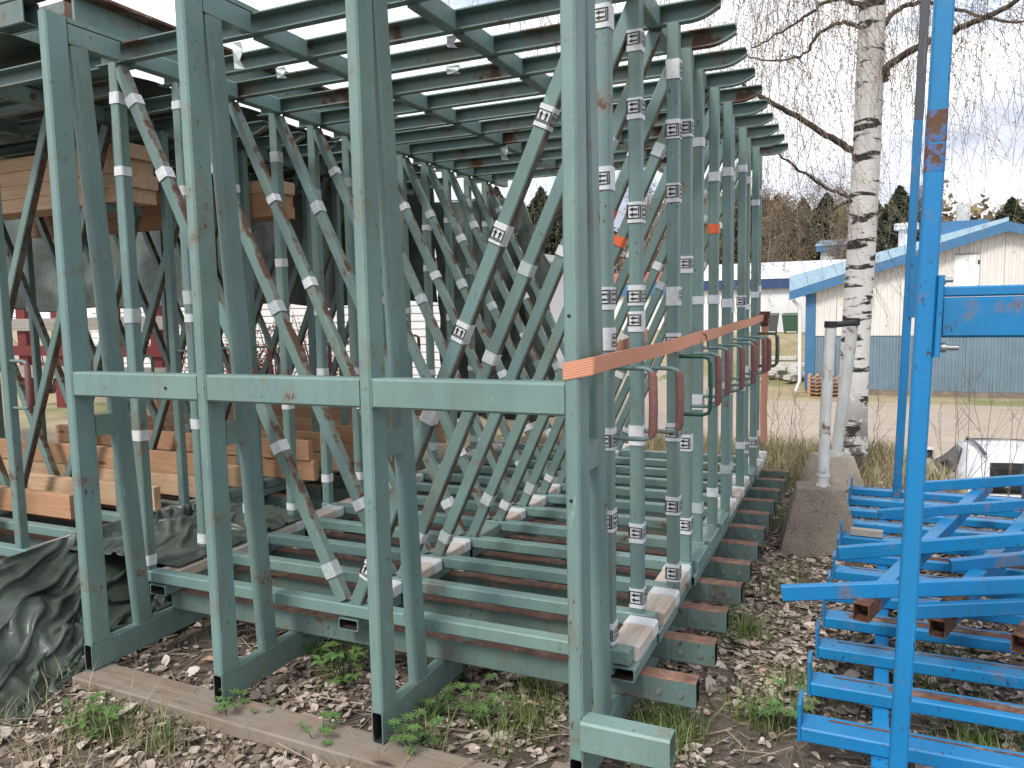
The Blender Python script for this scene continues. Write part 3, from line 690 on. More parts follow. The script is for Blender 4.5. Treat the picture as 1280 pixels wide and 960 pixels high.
# heap on the ground: draped from the edge of the timber rack down to the plank
def lerp3(P, u):
    u = max(0, min(1, u))*(len(P)-1); i = min(int(u), len(P)-2); f = u-i; f = f*f*(3-2*f)*.4+f*.6
    return Vector(P[i]).lerp(Vector(P[i+1]), f)
HU = [(-4.1, 1.35, .30), (-3.92, 1.85, .33), (-3.86, 2.3, .36), (-3.84, 2.75, .40), (-3.74, 3.15, .43), (-3.66, 3.4, .42)]
HL = [(-2.92, 1.25, -.05), (-2.95, 1.55, -.05), (-2.98, 1.85, -.05), (-3.10, 2.14, -.05), (-3.13, 2.40, -.03), (-3.12, 2.72, .02)]
def ridge(p, k=1.6):
    p = p-math.floor(p); return 1-abs(2*p-1)**k
def drape(P, ru, rv, support, pin, steps, iters, bend=.22, grav=.0016, limit=None):
    """position-based cloth settling: P (nv,nu,3); ru, rv = rest length over laid length (over 1 gives folds)"""
    X = P.copy(); nv_, nu_ = X.shape[:2]
    lu = np.linalg.norm(X[:, 1:]-X[:, :-1], axis=2).mean()*ru; lv = np.linalg.norm(X[1:]-X[:-1], axis=2).mean()*rv
    X += nrg.normal(0, .006, X.shape); X[..., 2] += .06; V_ = np.zeros_like(X); wgt = np.where(pin, 0., 1.)[..., None]
    D = math.hypot(lu, lv)
    S = slice
    sets = []
    for o in (0, 1):
        sets.append(((S(None), S(o, nu_-1, 2)), (S(None), S(o+1, nu_, 2)), lu, 1.)); sets.append(((S(o, nv_-1, 2), S(None)), (S(o+1, nv_, 2), S(None)), lv, 1.))
        sets.append(((S(o, nv_-1, 2), S(0, nu_-1)), (S(o+1, nv_, 2), S(1, nu_)), D, .5)); sets.append(((S(o, nv_-1, 2), S(1, nu_)), (S(o+1, nv_, 2), S(0, nu_-1)), D, .5))
    for o in (0, 1, 2, 3):
        a0 = [i for i in range(nu_-2) if i % 4 == o]; b0 = [i for i in range(nv_-2) if i % 4 == o]
        if a0: sets.append(((S(None), np.array(a0)), (S(None), np.array(a0)+2), 2*lu, bend))
        if b0: sets.append(((np.array(b0), S(None)), (np.array(b0)+2, S(None)), 2*lv, bend))
    for st in range(steps):
        old = X.copy(); V_[..., 2] -= grav; X = X+V_*wgt
        for it in range(iters):
            for A, B, L0, k in sets:
                d = X[B]-X[A]; l = np.sqrt((d*d).sum(-1, keepdims=True))+1e-9; wa, wb = wgt[A], wgt[B]
                c = d*(k*(l-L0)/l/np.maximum(wa+wb, 1e-6)); X[A] = X[A]+c*wa; X[B] = X[B]-c*wb
            h = support(X[..., 0], X[..., 1]); hit = (X[..., 2] < h) & ~pin
            X[..., 2] = np.where(hit, h, X[..., 2])
            X[..., :2] = np.where(hit[..., None], old[..., :2]+(X[..., :2]-old[..., :2])*.35, X[..., :2])
            if limit: limit(X)
        V_ = (X-old)*.90
        X = np.where(pin[..., None], P, X)
    return X
def cloth_obj(X, label):
    nv_, nu_ = X.shape[:2]; id_ = np.arange(nu_*nv_).reshape(nv_, nu_); F = np.stack([id_[:-1, :-1], id_[:-1, 1:], id_[1:, 1:], id_[1:, :-1]], -1).reshape(-1, 4)
    o = link('tarpaulin', npmesh('tarpaulin', X.reshape(-1, 3), F, 'tarp', None, True)); o.modifiers.new('sub', 'SUBSURF').render_levels = 1
    md = o.modifiers.new('s', 'SOLIDIFY'); md.thickness = .003
    return tag(o, label, 'tarpaulin')
NU, NV = 120, 74
P0 = np.array([[tuple(lerp3(HL, i/(NU-1)).lerp(lerp3(HU, i/(NU-1)), j/(NV-1))) for i in range(NU)] for j in range(NV)])
def sup1(x, y):
    t_ = sstep(-3.22, -3.80, x); lump = .14*np.exp(-((x+3.45)**2+(y-2.25)**2)/.03)+.13*np.exp(-((x+3.50)**2+(y-1.75)**2)/.04)+.10*np.exp(-((x+3.3)**2+(y-1.95)**2)/.015)
    return -.045+.36*t_+lump+.06*vnoise(x, y, 3.3, 81)*sstep(-3.1, -3.4, x)
def lim1(X):
    m = X[..., 1] > 2.12; X[..., 0] = np.where(m, np.minimum(X[..., 0], -3.108), X[..., 0])
pin = np.zeros((NV, NU), bool); pin[-1, ::3] = True
cloth_obj(drape(P0, 1.34, 1.30, sup1, pin, 130, 6, limit=lim1), 'crumpled dark green tarpaulin heaped on the ground beside the heavy stand')
P0 = np.array([[(-3.74+.70*i/59, 2.70+.95*j/59, .44) for i in range(60)] for j in range(60)])
def sup2(x, y): return .345+.09*np.exp(-((x+3.42)**2+(y-3.0)**2)/.03)+.06*np.exp(-((x+3.25)**2+(y-3.35)**2)/.02)
pin = np.zeros((60, 60), bool)
def lim2(X): X[..., 0] = np.clip(X[..., 0], -3.80, -2.98); X[..., 1] = np.clip(X[..., 1], 2.64, 3.75)
cloth_obj(drape(P0, 1.30, 1.25, sup2, pin, 110, 6, limit=lim2), 'fold of dark tarpaulin stuffed between the two racks above the base beams')

# ------------------------------------------------------------------ blue rack on the right
BLX = -.15
def blue_rail(k):
    y = 2.72+.343*k; x0 = BLX+.012*k
    t = thing('blue_rail', 'blue steel rail with upturned end, %s from the tall blue post' % ORD[k], 'rail', (x0, y, 0), 'blue rails in a row on the ground')
    mb = MB(); mb.beam((0, 0, .095), (2.9, 0, .095), .112, .05, bev=.005); build(mb, 'bar', 'blue', t)
    mb = MB(); mb.beam((-.007, 0, .068), (-.007, 0, .200), .012, .114, up=(0, 1, 0), bev=.004); build(mb, 'end_tab', 'blue', t)
    a = rng.uniform(.06, .12); mb = MB(); mb.box(a, 2.7, .022, .031, .1203, .1222); build(mb, 'worn_strip', 'rust', t)
    if k in (1, 3, 6): mb = MB(); mb.box(.27 if k == 1 else .1, 2.7, -.022, .014, .1203, .1222); build(mb, 'worn_strip', 'rust', t)
    return t
for k in range(12): blue_rail(k)
for x, lab in ((.085, 'blue steel runner under the blue rails beside their upturned ends'), (1.9, 'blue steel runner under the far half of the blue rails')):
    mb = MB(); mb.beam((x, 2.35, .008), (x+.12, 6.75, .008), .055, .12, bev=.004); tag(build(mb, 'blue_runner', 'blue'), lab, 'runner')
t = thing('blue_stand', 'tall blue steel post with bolted crossbar and rusty patches beside the blue rails', 'rack stand', (.109, 2.18, -.06))
LEAN = .043
mb = MB(); mb.beam((0, 0, 0), (.0797, 0, 3.1), .043, .05, up=(0, 1, 0), bev=.005); build(mb, 'post', 'blue', t)
for z, h in ((1.995, .075), (1.925, .065)):
    mb = MB(); mb.beam((.0257*(z), -.0, z-.0), (.0257*(z+h), 0, z+h), .0441, .0511, up=(0, 1, 0), bev=.005); build(mb, 'rust_patch', 'blue_rusty', t)
mb = MB(); mb.beam((.0668, .0, 1.475), (.0719, 0, 1.675), .013, .075, up=(0, 1, 0), bev=.003); build(mb, 'end_plate', 'blue', t)
mb = MB(); mb.beam((.0785, .0, 1.572), (1.9, .0, 1.572), .05, .098, bev=.006); mb.beam((.0785, .012, 1.635), (1.9, .012, 1.635), .075, .025, bev=.004); build(mb, 'crossbar', 'blue', t)
mb = MB(); mb.tube([(.07, -.005, 1.498), (.115, -.005, 1.498)], .007, 8); mb.tube([(.074, -.005, 1.498), (.088, -.005, 1.498)], .013, 6); build(mb, 'bolt', 'zinc', t)
mb = MB(); mb.tube([(.07, .01, 1.664), (.10, .01, 1.664)], .006, 8); mb.tube([(.073, .01, 1.664), (.084, .01, 1.664)], .011, 6); build(mb, 'bolt', 'zinc', t)
mb = MB(); mb.beam((.0, .0, .02), (.05, 4.4, .02), .05, .08, bev=.004); 
mb = MB(); mb.box(-.06, .06, -.06, .06, -.03, .012); build(mb, 'base_plate', 'blue', t)
t = thing('blue_upright', 'slim blue upright rising behind the tall bolted post', 'post', (.285, 6.42, -.06))
mb = MB(); mb.beam((0, 0, 0), (.105, 0, 4.1), .058, .05, up=(0, 1, 0), bev=.005); build(mb, 'post', 'blue_old', t)
mb = MB(); mb.beam((.0749, 0, 2.92), (.105, 0, 4.1), .061, .053, up=(0, 1, 0), bev=.005); build(mb, 'upper_grey_length', 'plastic_grey', t)  # upper length of the upright in dark grey
mb = MB(); mb.beam((.073, -.03, 1.5), (.079, -.03, 1.95), .06, .012, up=(0, 1, 0), bev=.003); build(mb, 'bracket', 'blue_old', t)
t = thing('blue_upright', 'slim blue upright at the right end of the blue rails', 'post', (1.02, 5.9, -.06))
mb = MB(); mb.beam((0, 0, 0), (.02, 0, 1.02), .05, .05, up=(0, 1, 0), bev=.005); build(mb, 'post', 'blue_old', t)

# loose blue frames lying across the rails
def pxbar(t, name, a, ya, b, yb, w, h, mat, ext=0.0, **kw):
    p = onY(a[0], a[1], ya); q = onY(b[0], b[1], yb); d = (q-p).normalized()
    mb = MB(); o = t.location; mb.beam(p-o, q+d*ext-o, w, h, bev=.004, **kw); return build(mb, name, mat, t)
tA = thing('loose_blue_frame', 'upper loose blue ladder frame with rusty tube ends lying across the blue rails', 'frame', (.3, 3.4, .3))
tB = thing('loose_blue_frame', 'lower loose blue ladder frame sandwiched between the rails and another frame', 'frame', (.3, 3.4, .2))
pxbar(tA, 'cross_rail', (977, 741), 3.22, (1280, 731), 3.34, .035, .062, 'blue', .8)
pxbar(tA, 'cross_rail', (1048, 691), 3.86, (1280, 674), 3.98, .035, .062, 'blue', .8)
pxbar(tA, 'cross_rail', (1142, 609), 5.20, (1280, 600), 5.32, .035, .062, 'blue', .8)
pxbar(tB, 'cross_rail', (1098, 643), 4.52, (1280, 631), 4.64, .035, .055, 'blue_old', .8)
pxbar(tB, 'cross_rail', (1188, 707), 3.72, (1280, 698), 3.78, .035, .055, 'blue_old', .8)
pxbar(tB, 'cross_rail', (1138, 764), 3.22, (1280, 758), 3.28, .035, .055, 'blue_old', .8)
def long_bar(t, a, za, b, zb, w, h, mat, endlen):
    p = onZ(a[0], a[1], za); q = onZ(b[0], b[1], zb); o = t.location; d = (q-p).normalized()
    mb = MB(); mb.beam(p+d*endlen-o, q+d*.3-o, w, h, bev=.004); br = build(mb, 'long_bar', mat, t)
    mb = MB(); mb.beam(p-o, p+d*(endlen-.001)-o, w*1.0, h*1.0, bev=.002, open0=True, wall=.004); build(mb, 'rusty_end', 'rust', t)
    return br
long_bar(tA, (1076, 766), .355, (1222, 619), .395, .060, .070, 'blue', .17)
long_bar(tA, (1186, 763), .365, (1306, 626), .405, .060, .070, 'blue', .17)
long_bar(tB, (1171, 786), .262, (1306, 640), .30, .060, .070, 'blue', .16)
long_bar(tB, (1275, 806), .262, (1390, 655), .30, .060, .070, 'blue', .16)
c = onZ(1079, 637, .2)
mb = MB(); mb.beam((-.09, 0, .022), (.09, -.01, .022), .045, .044, bev=.004); tag(build(mb, 'wood_offcut', 'grey_wood', None, (c.x+.02, 2.72+.343*7, .1225)), 'short pale wood offcut resting on the blue rails', 'wood')

# ------------------------------------------------------------------ concrete feet with white poles
def concrete_foot(x, y, w, d, h, label, twist, mat='concrete'):
    mb = MB(); z0 = -.10
    b0 = [(-w/2, -d/2), (w/2, -d/2), (w/2, d/2), (-w/2, d/2)]; v = []
    for zz, s in ((0, 1), (.02, 1.0), (h-.015, .60), (h, .575)): v += [(px*s, py*s, zz) for px, py in b0]
    f = []
    for l in range(3):
        for i in range(4): j = (i+1) % 4; f.append((l*4+i, l*4+j, l*4+4+j, l*4+4+i))
    f += [(3, 2, 1, 0), (12, 13, 14, 15)]; mb.add(v, f)
    return tag(build(mb, 'concrete_block', mat, None, (x, y, z0), (0, 0, twist)), label, 'concrete foot')
concrete_foot(-.215, 5.42, .50, .40, .45, 'flared concrete foot at the base of a chipped white pole', .10)
concrete_foot(-.19, 7.10, .46, .40, .36, 'flared concrete foot standing before the birch trunk', .5, 'concrete_sunlit')
t = thing('white_pole', 'chipped white steel pole standing in the concrete foot', 'pole', (-.195, 5.42, .34))
mb = MB(); mb.tube([(0, 0, 0), (.006, 0, .5), (.028, 0, 1.07)], .036, 12); build(mb, 'tube', 'pole_white', t)
mb = MB(); mb.tube([(0, 0, .0), (0, 0, .02)], .046, 12); mb.tube([(0, 0, .075), (0, 0, .09)], .041, 12); build(mb, 'collar', 'pole_white', t)
mb = MB(); mb.tube([(.028, 0, 1.06), (.029, 0, 1.10)], .041, 10); mb.tube([(.03, 0, 1.075), (.17, .25, 1.085)], .02, 8); build(mb, 'clamp', 'dark', t)
t = thing('white_pole', 'second white steel pole leaning up to the clamp beside the birch', 'pole', (-.15, 7.08, .25))
q = onY(1066, 405, 7.05); o = Vector((-.15, 7.08, .25)); p = onY(1045, 574, 7.08); p.z = .255
mb = MB(); mb.tube([p-o, (p+q)/2-o, q-o], .048, 12); build(mb, 'tube', 'pole_white', t)
mb = MB(); mb.tube([q-o-Vector((0, 0, .01)), q-o+Vector((.002, 0, .05))], .056, 10); build(mb, 'clamp', 'dark', t)
mb = MB(); mb.tube([p-o, p-o+Vector((.004, 0, .03))], .062, 12); build(mb, 'collar', 'pole_white', t)

# ------------------------------------------------------------------ birch
def birch_tree():
    t = thing('birch_tree', 'white-barked birch with drooping bare twigs beside the concrete feet', 'tree', (-.05, 7.97, -.06))
    q = random.Random(5)
    tr = [(0, 0, -.15), (.0, 0, .05), (.01, 0, .5), (.02, 0, 1.2), (.06, 0, 2.3), (.085, .0, 3.3), (.10, .02, 4.5), (.12, .1, 6), (.2, .1, 7.6), (.22, .2, 9.2), (.3, .2, 10.6)]
    mb = MB(); mb.tube(tr, [.20, .165, .135, .128, .125, .120, .115, .10, .08, .055, .02], 20); build(mb, 'trunk', 'birch', t)
    def limb(pts, r0, r1):
        P = [Vector(p) for p in pts]; out = []
        for i in range(len(P)-1):
            a = P[max(i-1, 0)]; b = P[i]; c = P[i+1]; d = P[min(i+2, len(P)-1)]
            for k in range(6):
                u = k/6; out.append(.5*((2*b)+(c-a)*u+(2*a-5*b+4*c-d)*u*u+(3*b-a-3*c+d)*u**3)+Vector((q.uniform(-1, 1), q.uniform(-1, 1), q.uniform(-1, 1)))*.012)
        out.append(P[-1]); n = len(out)
        m_ = MB(); m_.tube(out, [r0+(r1-r0)*i/(n-1) for i in range(n)], 7); build(m_, 'limb', 'bark', t); return out
    o = Vector(t.location)
    def L(pxs, ys, r0, r1): return limb([onY(x, y, Y)-o for (x, y), Y in zip(pxs, ys)], r0, r1)
    limbs = [L([(1070, 192), (1040, 172), (985, 140), (940, 112), (915, 95)], [7.97, 7.8, 7.5, 7.3, 7.1], .035, .012),
             L([(1066, 248), (1040, 238), (1000, 212), (972, 192)], [7.97, 7.9, 7.6, 7.3], .02, .007),
             L([(1104, 102), (1112, 82), (1150, 58), (1200, 36), (1250, 12), (1300, -20)], [7.97, 7.9, 7.7, 7.5, 7.4, 7.3], .04, .016),
             L([(1106, 30), (1125, 10), (1165, 3), (1230, 22), (1300, 30)], [7.97, 8.1, 8.3, 8.5, 8.7], .026, .010),
             L([(1075, 33), (1050, 28), (1020, 45), (1005, 68), (960, 75), (925, 68)], [7.97, 8.1, 8.3, 8.4, 8.5, 8.6], .022, .006),
             L([(1076, 6), (1045, -2), (1015, 15), (985, 35), (940, 60)], [7.97, 7.7, 7.4, 7.2, 7.0], .022, .006),
             L([(1062, 250), (1040, 262), (1020, 268), (1008, 300)], [8.0, 8.3, 8.5, 8.6], .012, .004)]
    for i in range(26):     # crown limbs above the picture
        z = q.uniform(4.2, 8.0); a = i*2.4+q.uniform(-.4, .4); ln = q.uniform(1.6, 3.9)*(1.15-(z-4.3)/9)
        d = Vector((math.cos(a), math.sin(a), 0)); b = Vector((.11, .05, z))
        limbs.append(limb([b, b+d*ln*.3+Vector((0, 0, ln*.25)), b+d*ln*.7+Vector((0, 0, ln*.38)), b+d*ln+Vector((0, 0, ln*.25))], .035, .008))
    # drooping twigs
    V = []; F = []; BP = []; nv = 0
    def strand(p, d, ln, r, depth=0):
        nonlocal nv
        n = max(4, int(ln/.11)); pts = [p.copy()]
        wob = Vector((q.uniform(-1, 1), q.uniform(-1, 1), 0))*.10
        for i in range(n):
            d = (d+Vector((q.gauss(0, .12), q.gauss(0, .12), -.24))+wob*.3).normalized(); p = p+d*(ln/n); pts.append(p.copy())
        for i, c in enumerate(pts):
            rr = r*(1-.6*i/n)
            for j in range(3):
                an = j*2.094; V.append((c.x+math.cos(an)*rr, c.y+math.sin(an)*rr, c.z+(rr*.3 if j == 0 else 0)))
        for i in range(n):
            for j in range(3): F.append((nv+i*3+j, nv+i*3+(j+1) % 3, nv+(i+1)*3+(j+1) % 3, nv+(i+1)*3+j))
        nv += 3*(n+1)
        for c in pts[2:]:
            if q.random() < .7: BP.append((c.x+q.uniform(-.015, .015), c.y+q.uniform(-.015, .015), c.z-.012))
        if depth == 0:
            for i in range(2, n, 2):
                if q.random() < .75: strand(pts[i], Vector((q.gauss(0, .8), q.gauss(0, .8), q.uniform(-.6, .2))).normalized(), q.uniform(.15, .6), r*.65, 1)
    for li, lm in enumerate(limbs):
        cnt = 40 if li < 7 else 52
        if li == 0: cnt = 18
        for s in range(cnt):
            c = lm[int(len(lm)*(.18+.8*q.random())) % len(lm)]
            if li >= 7 and abs(c.x-.09) < .60 and c.y < .3: continue
            if li < 7 and abs(c.x-.09) < .30 and c.y < .2: continue
            strand(c, Vector((q.gauss(0, .7), q.gauss(0, .7), q.uniform(-.1, .7))).normalized(), q.uniform(.5, 1.5) if li < 7 else q.uniform(1.2, 4.2), .0036)
    tw = link('twigs', npmesh('twigs', np.array(V), np.array(F), 'twig'), t); tw['kind'] = 'stuff'
    BP = np.array(BP); v, f = leaves(BP, .024, nrg, aspect=.38)
    bd = link('buds', npmesh('buds', v, f, 'bud', tint4(nrg.uniform(0, 1, len(BP)))), t); bd['kind'] = 'stuff'
    print('birch strands verts', len(V), 'buds', len(BP))
birch_tree()

# ------------------------------------------------------------------ buildings
def corrugated(x0, x1, z0, ztop, mat, parent, name, y, pitch=.21, dep=.035):
    """one cladding sheet with trapezoid ribs, ztop(x) its upper edge"""
    n = max(1, round((x1-x0)/pitch)); st = []
    w = (x1-x0)/n
    for i in range(n):
        a = x0+i*w; st += [(a+.001, 0), (a+w*.52, 0), (a+w*.62, -dep), (a+w*.90, -dep), (a+w-.001, 0)]
    v = []
    for x, d in st: v += [(x, y+d, z0), (x, y+d, ztop(x))]
    mb = MB(); mb.add(v, [(2*i, 2*i+2, 2*i+3, 2*i+1) for i in range(len(st)-1)])
    return build(mb, name, mat, parent)
def barn():
    Y = 32.84; x0, x1, xa = -1.92, 11.4, 4.74; zb, ze, za = -2.0, 2.12, 4.20
    t = thing('barn', 'long barn with white ribbed gable, blue lower cladding and blue roof edge', 'barn', (x0, Y, zb))
    o = Vector((x0, Y, zb)); W_ = x1-x0; ap = xa-x0
    roof = lambda x: (ze-zb)+(za-ze)*(1-abs(x-ap)/ap)
    n = 12
    for i in range(n):
        a, b = W_*i/n, W_*(i+1)/n
        corrugated(a+.004, b-.004, .22, lambda x: 2.28, 'blue_clad', t, 'cladding_panel', .0)
        corrugated(a+.004, b-.004, 2.31, roof, 'white_clad', t, 'cladding_panel', .0)
    mb = MB(); mb.box(0, W_, .05, .12, 2.2, 2.4); mb.box(0, W_, -.02, .12, -.3, .215); build(mb, 'plinth', 'concrete', t)
    mb = MB(); v = [(0, .06, 0), (W_, .06, 0), (W_, .06, roof(W_)), (ap, .06, roof(ap)), (0, .06, roof(0))]; v += [(x, 26, z) for x, y, z in v]
    mb.add(v, [(0, 1, 2, 3, 4), (9, 8, 7, 6, 5), (0, 5, 6, 1), (1, 6, 7, 2), (0, 4, 9, 5)]); build(mb, 'wall', 'white_clad', t)
    for s in (0, 1):
        e = (-.62, roof(0)-.62*(za-ze)/ap) if s == 0 else (W_+.62, roof(W_)-.62*(za-ze)/ap)
        mb = MB(); a = Vector((ap, 0, roof(ap)+.03)); b = Vector((e[0], 0, e[1]+.03))
        v = [(a.x, -.45, a.z), (b.x, -.45, b.z), (b.x, 26, b.z), (a.x, 26, a.z)]; v += [(x, y, z+.10) for x, y, z in v]
        mb.add(v, [(0, 1, 2, 3), (7, 6, 5, 4), (0, 4, 5, 1), (1, 5, 6, 2), (2, 6, 7, 3), (3, 7, 4, 0)]); build(mb, 'roof', 'roof_sheet', t)
        mb = MB(); mb.add([(a.x, -.47, a.z-.22), (b.x, -.47, b.z-.22), (b.x, -.47, b.z+.12), (a.x, -.47, a.z+.12), (a.x, -.44, a.z-.22), (b.x, -.44, b.z-.22), (b.x, -.44, b.z+.12), (a.x, -.44, a.z+.12)],
                          [(0, 1, 2, 3), (7, 6, 5, 4), (0, 4, 5, 1), (3, 2, 6, 7), (1, 5, 6, 2), (0, 3, 7, 4)]); build(mb, 'bargeboard', 'blue_trim', t)
    mb = MB(); ez = roof(0)-.62*(za-ze)/ap; mb.add([(-.62, -.475, ez+.16), (ap, -.475, roof(ap)+.16), (ap, -.475, roof(ap)+.30), (-.62, -.475, ez+.75), (-.62, -.2, ez+.16), (ap, -.2, roof(ap)+.16), (ap, -.2, roof(ap)+.30), (-.62, -.2, ez+.75)], [(0, 1, 2, 3), (7, 6, 5, 4), (3, 2, 6, 7), (0, 4, 5, 1), (0, 3, 7, 4), (1, 5, 6, 2)]); build(mb, 'verge_flashing', 'roof_sheet', t)
    mb = MB(); h0 = onY(1192, 366, Y-.06)-o; h1 = onY(1225, 318, Y-.06)-o
    mb.box(h0.x, h1.x, -.075, -.037, h0.z, h1.z); mb.box((h0.x+h1.x)/2-.03, (h0.x+h1.x)/2+.0, -.085, -.0755, h0.z+.5, h0.z+.8); hd = build(mb, 'hatch', 'white_wall', t)
    mb = MB(); mb.box(h1.x-.06, h1.x+.0, -.09, -.076, h0.z+.1, h0.z+.25); mb.box(h1.x-.06, h1.x, -.09, -.076, h1.z-.35, h1.z-.2); build(mb, 'hinge', 'dark', hd)
    mb = MB(); mb.box(h0.x, h1.x, -.08, -.037, h1.z+.001, h1.z+.06); build(mb, 'hatch_frame', 'grey_wood', hd)
    mb = MB(); mb.box(-.03, .34, -.05, -.036, .2, roof(0)-.15); build(mb, 'corner_trim', 'blue_trim', t)
    mb = MB(); mb.tube([(-.5, -.2, 3.75), (-.25, -.1, 3.45), (-.2, -.1, .5), (-.35, -.25, .1)], .07, 8); build(mb, 'downpipe', 'white_wall', t)
    c = onY(1205, 285, Y+3)-o; mb = MB(); mb.box(c.x-.8, c.x+.8, 2.5, 4.2, c.z-.9, c.z+.25); build(mb, 'roof_box', 'blue_trim', t)
    mb = MB(); c2 = onY(1205, 262, Y+3)-o; mb.box(c2.x-.25, c2.x+.2, 2.8, 3.3, c.z+.25, c2.z+.2); build(mb, 'chimney', 'debris', t)
    mb = MB(); c = onY(1133, 290, Y+9)-o; mb.tube([(c.x, 9, c.z-1.4), (c.x, 9, c.z+.1)], .35, 10); mb.tube([(c.x, 9, c.z+.1), (c.x, 9, c.z+.4)], .55, 10); build(mb, 'roof_vent', 'white_roof', t)
barn()
def hall(label, name, px0, px1, Y, ytop, yroof, yfas, zbase, mats, panes=()):
    a = onY(px0, ytop, Y); b = onY(px1, ytop, Y); o = Vector((a.x, Y, zbase)); t = thing(name, label, 'building', o)
    zr = (onY((px0+px1)/2, ytop, Y)).z-zbase; zf = onY((px0+px1)/2, yroof, Y).z-zbase; zw = onY((px0+px1)/2, yfas, Y).z-zbase; w = b.x-a.x
    mb = MB(); mb.box(0, w, 0, 12, -1, zw); build(mb, 'wall', mats[0], t)
    mb = MB(); mb.box(-.3, w+.3, -.35, 12.3, zw+.001, zf); build(mb, 'fascia', mats[1], t)
    mb = MB(); v = [(-.4, -.4, zf+.002), (w+.4, -.4, zf+.002), (w+.4, 6, zr+.6), (-.4, 6, zr+.6), (w+.4, 12.4, zf+.002), (-.4, 12.4, zf+.002)]
    mb.add(v, [(0, 1, 2, 3), (3, 2, 4, 5), (0, 3, 5), (1, 4, 2)]); build(mb, 'roof', mats[2], t)
    n = int(w/2.4)
    for i in range(1, n): 
        mb = MB(); mb.box(i*w/n-.03, i*w/n+.03, -.03, -.001, -.2, zw-.02); build(mb, 'joint_strip', mats[0], t)
    return t
hall('low white hall with navy fascia and pale roof, behind the barn yard', 'low_hall', 862, 1052, 50, 334, 349, 361, -.35, ('white_wall', 'navy', 'white_roof'))
hall('white hall with blue fascia and reddish tiled roof under the spruces', 'tiled_hall', 560, 830, 56, 350, 357, 372, -.4, ('white_wall', 'blue_trim', 'red_roof'))
t = hall('small white block with blue roof trim behind the barn', 'white_block', 1026, 1150, 62, 300, 305, 312, -.4, ('white_wall', 'blue_trim', 'roof_sheet'))
# shed with horizontal boards seen through the timber rack
t = thing('white_shed', 'white shed clad in horizontal boards behind the timber-filled rack', 'shed', (-16.5, 12.5, -.1))
mb = MB(); mb.box(0, 10.5, .06, 4, -.2, 2.6); build(mb, 'wall', 'white_wall', t)
mb = MB(); mb.beam((0, 0, 0), (10.5, 0, .0), .03, .135, bev=.01); wb = mb.mesh('siding_board', [M['white_wall']])
for i in range(17): link('siding_board', wb, t, (0, .03, .1+i*.145), (R(-6), 0, 0))
mb = MB(); mb.box(-.3, 10.8, -.4, 4.3, 2.62, 2.75); build(mb, 'roof', 'white_roof', t)
# red painted timber rack at the far left
t = thing('red_timber_fence', 'red painted post frame with grey boards behind the timber-filled rack', 'fence', (-14.2, 9.2, -.1))
for x in (.2, 1.15, 2.45, 3.6): mb = MB(); mb.box(x-.12, x+.12, 0, .2, -.2, 2.1); build(mb, 'post', 'red_paint', t)
for z in (1.0,): mb = MB(); mb.box(0, 4, -.06, -.001, z, z+.18); build(mb, 'red_rail', 'red_paint', t)
for z in (1.45, .6): mb = MB(); mb.box(-.1, 4.1, -.06, -.001, z, z+.22); build(mb, 'grey_board', 'grey_wood', t)

# ------------------------------------------------------------------ yard clutter far away
zl = lambda x, y: float(ground_z(x, y))
p = onY(1030, 490, 31.5); px0 = p.x; t = thing('pallet_stack', 'stack of reddish wooden pallets against the barn corner', 'pallets', (px0, 31.6, -2.0))
for i in range(6):
    mb = MB(); z = i*.145+.002
    for y in (0, .35, .72): mb.box(-.6, .6, y, y+.1, z, z+.02); mb.box(-.6, -.5, y, y+.1, z+.021, z+.10); mb.box(-.05, .05, y, y+.1, z+.021, z+.10); mb.box(.5, .6, y, y+.1, z+.021, z+.10)
    for x in (-.6, -.33, -.06, .21, .48): mb.box(x, x+.12, 0, .82, z+.101, z+.122)
    build(mb, 'pallet', 'pallet', t)
for (px, py, m, lab) in ((962, 404, 'plastic_grey', 'dark grey wheeled waste bin by the low white hall'), (989, 404, 'plastic_green', 'green wheeled waste bin by the low white hall')):
    Y = 48; c = onY(px, py, Y); z0 = zl(c.x, Y); t = thing('waste_bin', lab, 'bin', (c.x, Y, z0)); h = 1.05
    v = []
    for z, s in ((.12, .38), (h, .5)): v += [(-s, -.4, z), (s, -.4, z), (s, .4, z), (-s, .4, z)]
    mb = MB(); mb.add(v, [(3, 2, 1, 0), (4, 5, 6, 7), (0, 1, 5, 4), (1, 2, 6, 5), (2, 3, 7, 6), (3, 0, 4, 7)]); build(mb, 'body', m, t)
    mb = MB(); v = [(-.53, -.45, h+.001), (.53, -.45, h+.001), (.53, .45, h+.06), (-.53, .45, h+.06)]; v += [(x*.9, y*.9, z+.08) for x, y, z in v]
    mb.add(v, [(3, 2, 1, 0), (4, 5, 6, 7), (0, 1, 5, 4), (1, 2, 6, 5), (2, 3, 7, 6), (3, 0, 4, 7)]); build(mb, 'lid', m, t)
    for s in (-.35, .35): mb = MB(); mb.tube([(s-.04, .3, .12), (s+.04, .3, .12)], .12, 10); build(mb, 'wheel', 'tyre', t)
c = onZ(984, 478, -1.9); t = thing('rubble_pile', 'pale heap of slabs and rubble beside the barn corner', 'rubble', (c.x, c.y, zl(c.x, c.y)))
q = random.Random(3)
for i in range(26):
    mb = MB(); a, b, h = q.uniform(.2, .7), q.uniform(.15, .5), q.uniform(.06, .2); r = 1-i/26
    mb.beam((-a/2, 0, 0), (a/2, q.uniform(-.1, .1), q.uniform(-.08, .08)), b, h, bev=.02)
    build(mb, 'slab', 'debris', t, (q.uniform(-1.1, 1.1)*(.3+r*.7), q.uniform(-.6, .6), .08+(1-r)*.55), (0, q.uniform(-.2, .2), q.uniform(0, 3)))
